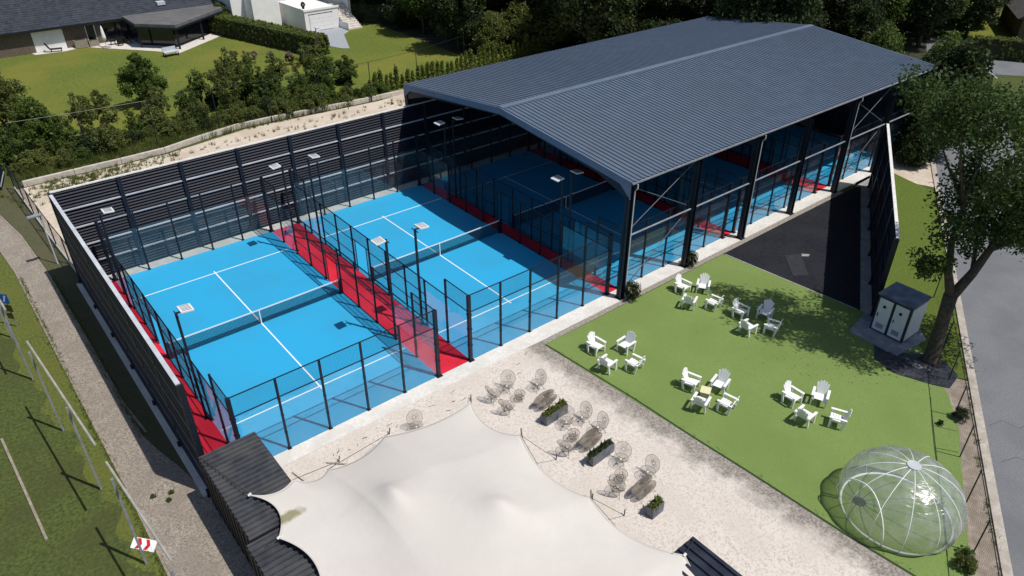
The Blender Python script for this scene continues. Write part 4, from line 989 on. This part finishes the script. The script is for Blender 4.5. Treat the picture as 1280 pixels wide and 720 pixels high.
tag(scraps.build('membrane_scraps', M_rope), 'scraps of black membrane in the gravel by the kerb', 'scraps', kind='stuff')
# tufts and weeds along edges, uncountable
def tufts(name, pts, size, n, m, label, seed):
    r = random.Random(seed); mb = MB()
    for (x, y, s) in pts:
        for k in range(n):
            th = r.uniform(0, 6.28); d = r.uniform(0, .16)*s; px, py = x+d*math.cos(th), y+d*math.sin(th); h = size*s*r.uniform(.5, 1.2); w_ = .012*s+.004; le = r.uniform(0, .5)*h
            a2 = r.uniform(0, 6.28); ca, sa = math.cos(a2)*w_, math.sin(a2)*w_
            mb.quad((px-ca, py-sa, 0), (px+ca, py+sa, 0), (px+le*math.cos(th), py+le*math.sin(th), h))
    o = mb.build(name, m); tag(o, label, 'weeds', kind='stuff'); return o
rr = random.Random(3)
tufts('sand_weeds', [(rr.uniform(-1, 46), rr.choice([rr.uniform(30.5, 39.5), rr.gauss(37.8, .6)]), rr.uniform(.5, 1.4)) for _ in range(260)], .32, 14, LEAF_A, 'dry weeds scattered over the sandy strip', 1)
tufts('sand_grass', [(rr.gauss(3.0, 3.0), rr.gauss(37.0, 1.3), rr.uniform(.6, 1.3)) for _ in range(420)], .28, 18, LEAF_D, 'grass patches on the sand behind the path fence', 2)
tufts('path_edge_grass', [(-4.4+.05*rr.gauss(0, 1)+.006*k*.0, -20+k*.11, rr.uniform(.4, .9)) for k in range(400)]+[(-2.86+.06*rr.gauss(0, 1), 5+k*.09, rr.uniform(.4, .8)) for k in range(200)], .2, 12, LEAF_D, 'grass growing over the footpath edging', 5)
tufts('turf_edge_weeds', [(15.9+rr.uniform(0, .25)+(1.1*k/170), -2-k*.11, rr.uniform(.3, .7)) for k in range(170) if rr.random() < .35], .14, 10, LEAF_A, 'weeds along the turf margin', 6)
tufts('road_edge_weeds', [(lambda p: (p[0], p[1], rr.uniform(.4, 1.1)))(rp(rr.uniform(-16, 20), rr.uniform(-.55, -.3))) for _ in range(110)], .18, 14, LEAF_C, 'weeds along the roadside kerb', 7)
tufts('wild_grass', [(rr.uniform(-2, 32), rr.uniform(40.0, 43.6), rr.uniform(.8, 1.8)) for _ in range(1500)], .42, 10, LEAF_A, 'tall wild grass under the shrub hedge', 8)

lw = thing('low_wall', 'low pale concrete edging wall behind the sandy strip', 'wall', (0, 38.9, 0))
for a, b in zip([(-1.6, 38.75), (2, 38.8), (5.5, 38.85), (9, 39.0), (12.5, 40.0), (16, 40.75), (19.5, 40.7), (23, 40.4), (26.5, 40.1), (30, 39.95), (33.5, 39.9)], [(2, 38.8), (5.5, 38.85), (9, 39.0), (12.5, 40.0), (16, 40.75), (19.5, 40.7), (23, 40.4), (26.5, 40.1), (30, 39.95), (33.5, 39.9), (37, 40.1)]):
    MB().prism([(a[0]+.02, a[1]-38.9), (b[0]-.02, b[1]-38.9), (b[0]-.02, b[1]-38.6), (a[0]+.02, a[1]-38.6)], 0, .42).build('wall_block', mat('edge_wall', (.42, .38, .33), (.55, .50, .44), 3, .9, .3, 15), lw)
# ------------------------------------------------------------------ fences and posts
def mesh_fence(name, label, pts, h, post_r, m, wire=.1, rail=True, wr=.0025, bottom=None):
    t = thing(name, label, 'fence', (pts[0][0], pts[0][1], 0)); o = Vector((*pts[0], 0))
    for p in pts: MB().tube(Vector((*p, 0))-o, Vector((*p, h))-o, post_r, n=6).build('post', m, t)
    for a, b in zip(pts, pts[1:]):
        A = Vector((*a, 0))-o; B = Vector((*b, 0))-o
        if rail: MB().tube(A+Vector((0, 0, h-.03)), B+Vector((0, 0, h-.03)), post_r*.7, n=5).build('top_rail', m, t)
        if wire:
            mb = MB(); n = max(2, int((B-A).length/wire)); nz = int(h/wire)
            for k in range(1, n): p = A.lerp(B, k/n); mb.tube(p+Vector((0, 0, .03)), p+Vector((0, 0, h-.05)), wr, n=3, caps=False)
            for k in range(1, nz): z = Vector((0, 0, h*k/nz)); mb.tube(A+z, B+z, wr, n=3, caps=False)
            mb.build('mesh_panel', m, t)
        if bottom:
            d = (B-A).normalized(); nn = Vector((-d.y, d.x, 0))*.03; mb = MB()
            mb.prism([(A+nn).to_2d(), (B+nn).to_2d(), (B-nn).to_2d(), (A-nn).to_2d()], 0, .28); mb.build('gravel_board', bottom, t)
    return t
mesh_fence('road_fence', 'thin dark wire fence between turf and road kerb', [(36.6, -12.4), (34.3, -13.75), (31.9, -15.05), (29.5, -16.4), (27.0, -17.75), (24.5, -19.1), (22.1, -20.4), (19.75, -21.65), (17.2, -23.0)], 1.85, .028, M_steel, .16)
mesh_fence('path_fence', 'dark wire mesh fence with pale gravel boards by the footpath', [(-2.2, 38.6), (-2.1, 35.6), (-2.0, 32.6), (-1.9, 29.6), (-1.8, 26.7), (-1.65, 23.8), (-1.55, 21.3)], 2.0, .04, M_steel, .14, True, .0035, M_cap)
g = thing('fence_panel', 'tall dark weathered panel at the far end of the path fence', 'panel', (-2.7, 40.6, 0), 1.35)
for k in range(6): MB().box(-1.5+.5*k, -1.5+.5*k+.48, -.03, .03, .05, 2.4).build('board', M_navy, g)
MB().box(-1.55, 1.55, -.06, -.035, 2.05, 2.15).box(-1.55, 1.55, -.06, -.035, .3, .4).build('crossbar', M_galv, g)
bs = thing('ball_stop_fence', 'tall grey posts with top beams beside the playing field', 'ball fence', (-5.3, 2, 0))
BP = [(-5.98, 17.3), (-5.82, 12.6), (-5.5, 7.62), (-5.1, 2.78), (-4.77, -2.2), (-4.4, -7.2), (-4.0, -12.2)]
for x, y in BP:
    MB().box(x+5.3-.04, x+5.3+.04, y-2-.04, y-2+.04, 0, 4.5).build('post', M_greym, bs)
for (a, b) in (((-6.1, 19), (-5.69, 11.86)), ((-5.42, 8.49), (-4.78, -.11)), ((-4.7, -1.27), (-4.28, -6.91)), ((-4.3, -8), (-3.9, -13))):
    MB().tube((a[0]+5.3, a[1]-2, 4.53), (b[0]+5.3, b[1]-2, 4.53), .045, n=7).build('top_beam', M_galvw, bs)
lampp = thing('path_lamp', 'thin pale lamp post with flat grey head by the footpath', 'lamp post', (-2.25, 24.4, 0))
MB().tube((0, 0, 0), (0, 0, 3.4), .045, .035, 8).build('pole', M_galv, lampp)
MB().box(-.65, .12, -.16, .16, 3.4, 3.47).box(-.1, .1, -.05, .05, 3.32, 3.4).build('lamp_head', M_greym, lampp)
sg = thing('path_sign', 'blue path sign above brown plates on a post in the grass', 'sign', (-5.56, 18.3, 0), -.85)
MB().tube((0, 0, 0), (0, 0, 2.1), .03, n=6).build('post', M_greym, sg)
p_ = MB().box(-.25, .25, -.05, -.03, 1.55, 2.15).build('blue_plate', M_bluesign, sg)
mb = MB(); mb.v = [(-.12, -.054, 1.68), (-.02, -.054, 1.66), (.10, -.054, 1.98), (.15, -.054, 1.92), (.13, -.054, 2.08), (-.02, -.054, 2.03), (.03, -.054, 2.0)]; mb.f = [(0, 1, 2, 6), (5, 6, 2, 3, 4)]; mb.build('arrow', M_line, p_)
MB().box(-.24, .24, -.05, -.03, 1.02, 1.45).build('brown_plate', M_brownsign, sg)
MB().box(-.26, .10, -.05, -.03, .55, .92).build('brown_plate', M_brownsign, sg)
rs_ = thing('warning_board', 'small white board with red chevrons leaning on a field post', 'sign', (-4.72, -1.45, 0), -.9)
mtx = Matrix.Rotation(-1.0, 4, 'X')
b_ = MB().box(-.5, .5, -.02, .02, .0, .42, mtx).build('board', M_white, rs_)
for k in range(2):
    x = -.22+.36*k; mb = MB(); mb.v = [tuple(mtx @ Vector(v)) for v in ((x-.1, -.025, .02), (x+.05, -.025, .02), (x+.15, -.025, .21), (x+.05, -.025, .40), (x-.1, -.025, .40), (x, -.025, .21))]; mb.f = [(0, 1, 2, 5), (5, 2, 3, 4)]; mb.build('chevron', M_redsign, b_)
MB().box(-.3, -.25, -.02, .25, 0, .03).box(.25, .3, -.02, .25, 0, .03).build('foot', M_greym, rs_)
o = MB().box(-.05, .05, 0, 7.4, 0, .09); o = o.build('timber_edging', M_wood); o.location = (-7.42, 1.35, -.012); o.rotation_euler = (0, 0, .049); tag(o, 'long pale timber lying across the playing field grass', 'timber')
tag(stroke('path_edging', [(-4.36, -20), (-4.26, 2), (-4.42, 14), (-4.52, 25), (-4.92, 31), (-6.2, 39.5)], .10, .035, M_wood), None, None, kind='structure')
tag(stroke('path_edging', [(-2.62, 5.1), (-2.86, 8), (-2.88, 14), (-2.98, 23), (-3.32, 30), (-4.6, 40)], .10, .03, M_wood), None, None, kind='structure')
# tall net posts behind the sandy strip
np_ = thing('net_posts', 'row of tall thin posts joined by a top wire behind the sand', 'fence', (15, 41, 0))
NP_ = [(-1.0, 42.5), (3.8, 41.8), (9.1, 41.3), (14.5, 41.2), (19.2, 40.6), (24.0, 39.9), (29.4, 39.9), (37.2, 43.6), (45, 45.6)]
for x, y in NP_: MB().tube((x-15, y-41, 0), (x-15, y-41, 3.9 if x < 33 else 3.0), .04, n=6).build('post', M_steel, np_)
for a, b in zip(NP_, NP_[1:]):
    za, zb = (3.9 if a[0] < 33 else 3.0), (3.9 if b[0] < 33 else 3.0)
    MB().tube((a[0]-15, a[1]-41, za), (b[0]-15, b[1]-41, zb), .018, n=5).build('top_wire', M_steel if a[0] > 3 and b[0] > 10 else M_wood, np_)

# ------------------------------------------------------------------ bungalow
hs = thing('bungalow', 'brown brick bungalow with dark tiled roof and covered terrace', 'house', (10, 82, 0))
def hb(*a): return MB().box(*a)
def hx(v): return v-10
def hy(v): return v-82
# front wall in pieces around openings
for (a, b, z0, z1) in ((-22, 7.3, 0, 2.7), (7.3, 10.8, 2.35, 2.7), (10.8, 13.2, 0, 2.7), (13.2, 14.4, 2.3, 2.7), (14.4, 15.2, 0, 2.7), (15.2, 19.6, 2.3, 2.7), (19.6, 20.4, 0, 2.7), (20.4, 30, 2.5, 2.7), (29.6, 30, 0, 2.5)):
    hb(hx(a), hx(b), hy(81.6), hy(81.9), z0, z1).build('wall', M_brick, hs)
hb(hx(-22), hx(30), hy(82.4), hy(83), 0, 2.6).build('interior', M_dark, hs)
gd = hb(hx(7.35), hx(10.75), hy(81.68), hy(81.75), 0, 2.33).build('garage_door', M_render, hs)
for k in range(4): hb(hx(7.4), hx(10.7), hy(81.665), hy(81.679), .05+.57*k, .58+.57*k).build('door_panel', M_render, gd)
for a, b in ((13.25, 14.35), (15.25, 16.65), (16.7, 18.1), (18.15, 19.55), (20.45, 23.4), (23.45, 26.4), (26.45, 29.55)):
    wnd = hb(hx(a), hx(b), hy(81.72), hy(81.76), .1 if a > 14 else .5, 2.28).build('window', M_win, hs)
    hb(hx(a), hx(a+.08), hy(81.66), hy(81.715), .1, 2.28).box(hx(b-.08), hx(b), hy(81.66), hy(81.715), .1, 2.28).build('frame', M_render if a < 15 else M_steel, wnd)
# hipped tile roof
rf = MB(); zr = 7.3
rf.v = [(hx(-1.5), hy(80.9), 2.75), (hx(31), hy(80.9), 2.75), (hx(31), hy(99), 2.75), (hx(-1.5), hy(99), 2.75), (hx(7.5), hy(90), zr), (hx(22), hy(90), zr)]
rf.f = [(0, 1, 5, 4), (1, 2, 5), (2, 3, 4, 5), (3, 0, 4), (3, 2, 1, 0)]
ro = rf.build('roof', M_tile, hs)
nrm = Vector((0, -(zr-2.75), 9.1)).normalized()
for k in range(24):  # tile courses as real steps on the slope that faces the garden
    u = k/24; y = 80.9+9.1*u; z = 2.75+(zr-2.75)*u; xa = -1.5+9*u; xb = 31-9*u; dy = 9.1/24
    MB().quad((hx(xa), hy(y), z+.06), (hx(xb), hy(y), z+.06), (hx(xb-9/24), hy(y+dy), z+(zr-2.75)/24+.012), (hx(xa+9/24), hy(y+dy), z+(zr-2.75)/24+.012)).quad((hx(xa), hy(y), z), (hx(xb), hy(y), z), (hx(xb), hy(y), z+.06), (hx(xa), hy(y), z+.06)).build('tile_course', M_tile, ro)
hb(hx(-1.5), hx(31), hy(80.8), hy(80.9), 2.6, 2.76).build('gutter', M_steel, hs)
# covered terrace with flat roof
FR = [(17.7, 81.2), (17.7, 75.9), (21.3, 72.0), (29.4, 78.2), (29.5, 81.2)]
MB().prism([(hx(a), hy(b)) for a, b in FR], 2.62, 2.95).build('flat_roof', M_flat, hs)
MB().prism([(hx(a), hy(b)) for a, b in [(17.6, 81.2), (17.6, 75.85), (21.3, 71.85), (29.55, 78.15), (29.6, 81.2)]], 2.4, 2.615).build('fascia', M_steel, hs)
for a, b in ((17.95, 76.1), (21.35, 72.4), (25.3, 75.3), (29.2, 78.4)):
    hb(hx(a-.1), hx(a+.1), hy(b-.1), hy(b+.1), 0, 2.4).build('terrace_post', M_steel, hs)
MB().prism([(hx(18.2), hy(81.4)), (hx(18.2), hy(77.5)), (hx(21.4), hy(74)), (hx(28.6), hy(79.2)), (hx(28.6), hy(81.4))], .05, 2.35).build('glazed_room', M_win, hs)
sheet('terrace', [(6.8, 81.6), (7.0, 80.6), (10.2, 80.2), (12.5, 81.0), (14, 79.0), (17.2, 75.2), (20.7, 70.6), (30.5, 77.9), (32.5, 79.5), (30, 82)], .03, M_paver, 'pale stone terrace in front of the bungalow')
hb(hx(22.5), hx(23.5), hy(82.0), hy(82.9), 3.5, 3.9).build('roof_window', M_galv, hs)
# terrace furniture
def lounge(x, y, a, label):
    t = thing('sun_lounger', label, 'lounger', (x, y, .03), a)
    MB().box(-.8, .5, -.3, .3, .3, .38).build('seat', M_black, t)
    MB().box(-.04, .04, -.3, .3, 0, .85, Matrix.Translation((.5, 0, .34)) @ Matrix.Rotation(.5, 4, 'Y')).build('backrest', M_black, t)
    for x_ in (-.7, .4):
        for y_ in (-.26, .26): MB().box(x_-.03, x_+.03, y_-.03, y_+.03, 0, .3).build('leg', M_black, t)
lounge(9.2, 80.75, 2.9, 'black reclining chair before the white garage door')
def gchair(x, y, a, lab, m=M_black):
    t = thing('terrace_chair', lab, 'chair', (x, y, .03), a, 'terrace chairs')
    MB().box(-.28, .28, -.28, .28, .4, .46).build('seat', m, t); MB().box(-.28, -.22, -.28, .28, .46, 1.0).build('backrest', m, t)
    for x_ in (-.24, .24):
        for y_ in (-.24, .24): MB().box(x_-.025, x_+.025, y_-.025, y_+.025, 0, .4).build('leg', m, t)
for k, (x, y, a) in enumerate(((15.6, 79.9, 0), (16.7, 80.4, 2.6), (17.3, 79.2, 3.1), (16.2, 78.8, 1.2))): gchair(x, y, a, 'black terrace chair around the bungalow terrace table')
tb = thing('terrace_table', 'dark table on the bungalow terrace', 'table', (16.5, 79.6, .03)); MB().box(-.6, .6, -.4, .4, .7, .75).build('top', M_black, tb); MB().box(-.5, .5, -.05, .05, 0, .7).build('trestle', M_black, tb)
ps = thing('closed_parasol', 'closed white parasol standing on the bungalow terrace', 'parasol', (14.55, 78.9, .03))
MB().tube((0, 0, .05), (0, 0, 1.0), .03, n=6).build('pole', M_galv, ps); MB().path([(0, 0, .9), (0, 0, 1.3), (0, 0, 2.3), (0, 0, 2.6)], [.22, .24, .12, .02], 10).build('canopy', M_render, ps, True); MB().box(-.45, .45, -.45, .45, 0, .08).build('base', M_concg, ps)
for x, y, s, lab in ((12.2, 80.95, 1.0, 'large beige planter cube by the bungalow wall'), (13.6, 80.7, .8, 'grey planter cube before the bungalow window')):
    t = thing('planter_box', lab, 'planter', (x, y, .03)); MB().box(-.7*s, .7*s, -.35, .35, 0, .9*s).build('box', M_wood, t); MB().box(-.6*s, .6*s, -.28, .28, .9*s, .92*s).build('soil', M_forest, t)
gb = thing('garden_bench', 'black framed bench with grey cushions on the lawn edge', 'bench', (19.5, 70.0, 0), .1)
MB().box(-.8, .8, -.35, .35, .4, .55).build('seat', M_galv, gb); MB().box(-.8, .8, .3, .4, .55, 1.0).build('backrest', M_galv, gb)
for x_ in (-.75, .75): MB().box(x_-.05, x_+.05, -.4, -.32, 0, .42).box(x_-.05, x_+.05, .32, .4, 0, .42).box(x_-.05, x_+.05, -.32, .32, 0, .06).build('leg', M_black, gb)
# ------------------------------------------------------------------ white house
wh = thing('white_house', 'white rendered house with raised garage terrace and outside stairs', 'house', (40, 72, 0), .02)
MB().box(-2.75, 2.2, -1.5, 7, 0, 2.6).build('garage_wall', M_render, wh)
MB().box(-2.85, 2.3, -1.6, -1.4, 2.61, 2.85).box(-2.85, -2.65, -1.39, 7, 2.61, 2.85).build('parapet', M_render, wh)
d = MB().box(-2.15, 1.2, -1.56, -1.505, .05, 2.1).build('garage_door', M_cap, wh)
for k in range(4): MB().box(-2.1, 1.15, -1.575, -1.561, .08+.5*k, .55+.5*k).build('door_panel', M_render, d)
MB().box(-2.25, 1.3, -1.53, -1.506, 2.1, 2.2).build('lintel', M_steel, wh)
st = MB()
for k in range(12):
    MB().box(2.25, 4.3, -3.9+.42*k, -3.48+.42*k, 0, .22*(k+1)).build('step', M_paver, wh)
MB().box(2.205, 2.245, -3.9, 1.2, 0, .9).build('stair_cheek', M_render, wh)
MB().box(4.31, 4.7, -.5, 8, 0, 4.2).build('side_wall', M_render, wh)
MB().box(-9, 4.3, 7.05, 16, 0, 6.5).build('house_wall', M_render, wh)
MB().box(-7.2, -3.4, 4.4, 7.0, 0, 4.4).build('wing_wall', M_render, wh)
for x in (-2, 1.2): 
    wn = MB().box(x-.7, x+.7, 7.0, 7.045, 2.9, 4.9).build('window', M_win, wh); MB().box(x-.78, x+.78, 6.98, 6.999, 2.82, 2.9).build('sill', M_galv, wh)
MB().box(-9.6, 4.8, 6.6, 16.5, 6.5, 6.8).build('roof', M_tile, wh)
sheet('driveway', [(37.2, 70.4), (42.2, 70.4), (42.0, 67.6), (40.6, 66.4), (37.7, 59.6), (36.9, 60.4), (35.6, 64.5)], .02, mat('drive_grey', (.28, .30, .33), (.34, .36, .39), 3, .85), 'grey paved driveway before the white garage')
po = thing('terrace_pot', 'dark pot plant on the white garage terrace', 'plant pot', (37.6, 71.2, 2.85)); MB().tube((0, 0, 0), (0, 0, .3), .14, .2, 10).build('pot', M_black, po); link('plants', SH[2], po, (0, 0, .25), scale=(.3, .3, .35))
pi_ = thing('letterbox', 'white letterbox pillar at the garage driveway', 'letterbox', (37.6, 67.9, .02)); MB().box(-.2, .2, -.2, .2, 0, 1.0).build('pillar', M_render, pi_); MB().box(-.24, .24, -.24, .24, 1.0, 1.08).build('cap', M_cap, pi_)
# far house at the right edge
fh = thing('far_house', 'dark roofed house behind the roadside hedge', 'house', (114.5, 8.5, 0), .5)
MB().box(-7, 7, -4.5, 4.5, 0, 2.8).build('wall', M_brick, fh)
rf = MB(); rf.v = [(-7.6, -5.2, 2.7), (7.6, -5.2, 2.7), (7.6, 5.2, 2.7), (-7.6, 5.2, 2.7), (-7.6, 0, 6.2), (7.6, 0, 6.2)]; rf.f = [(0, 1, 5, 4), (2, 3, 4, 5), (0, 4, 3), (1, 2, 5), (3, 2, 1, 0)]
rf.build('roof', mat('brown_tile', (.06, .055, .05), (.10, .095, .09), 2.5, .8, .6, 8), fh)
for y in (-2.4, 1.2): MB().box(-7.04, -7.0, y, y+1.4, .9, 2.2).build('window', M_win, fh)
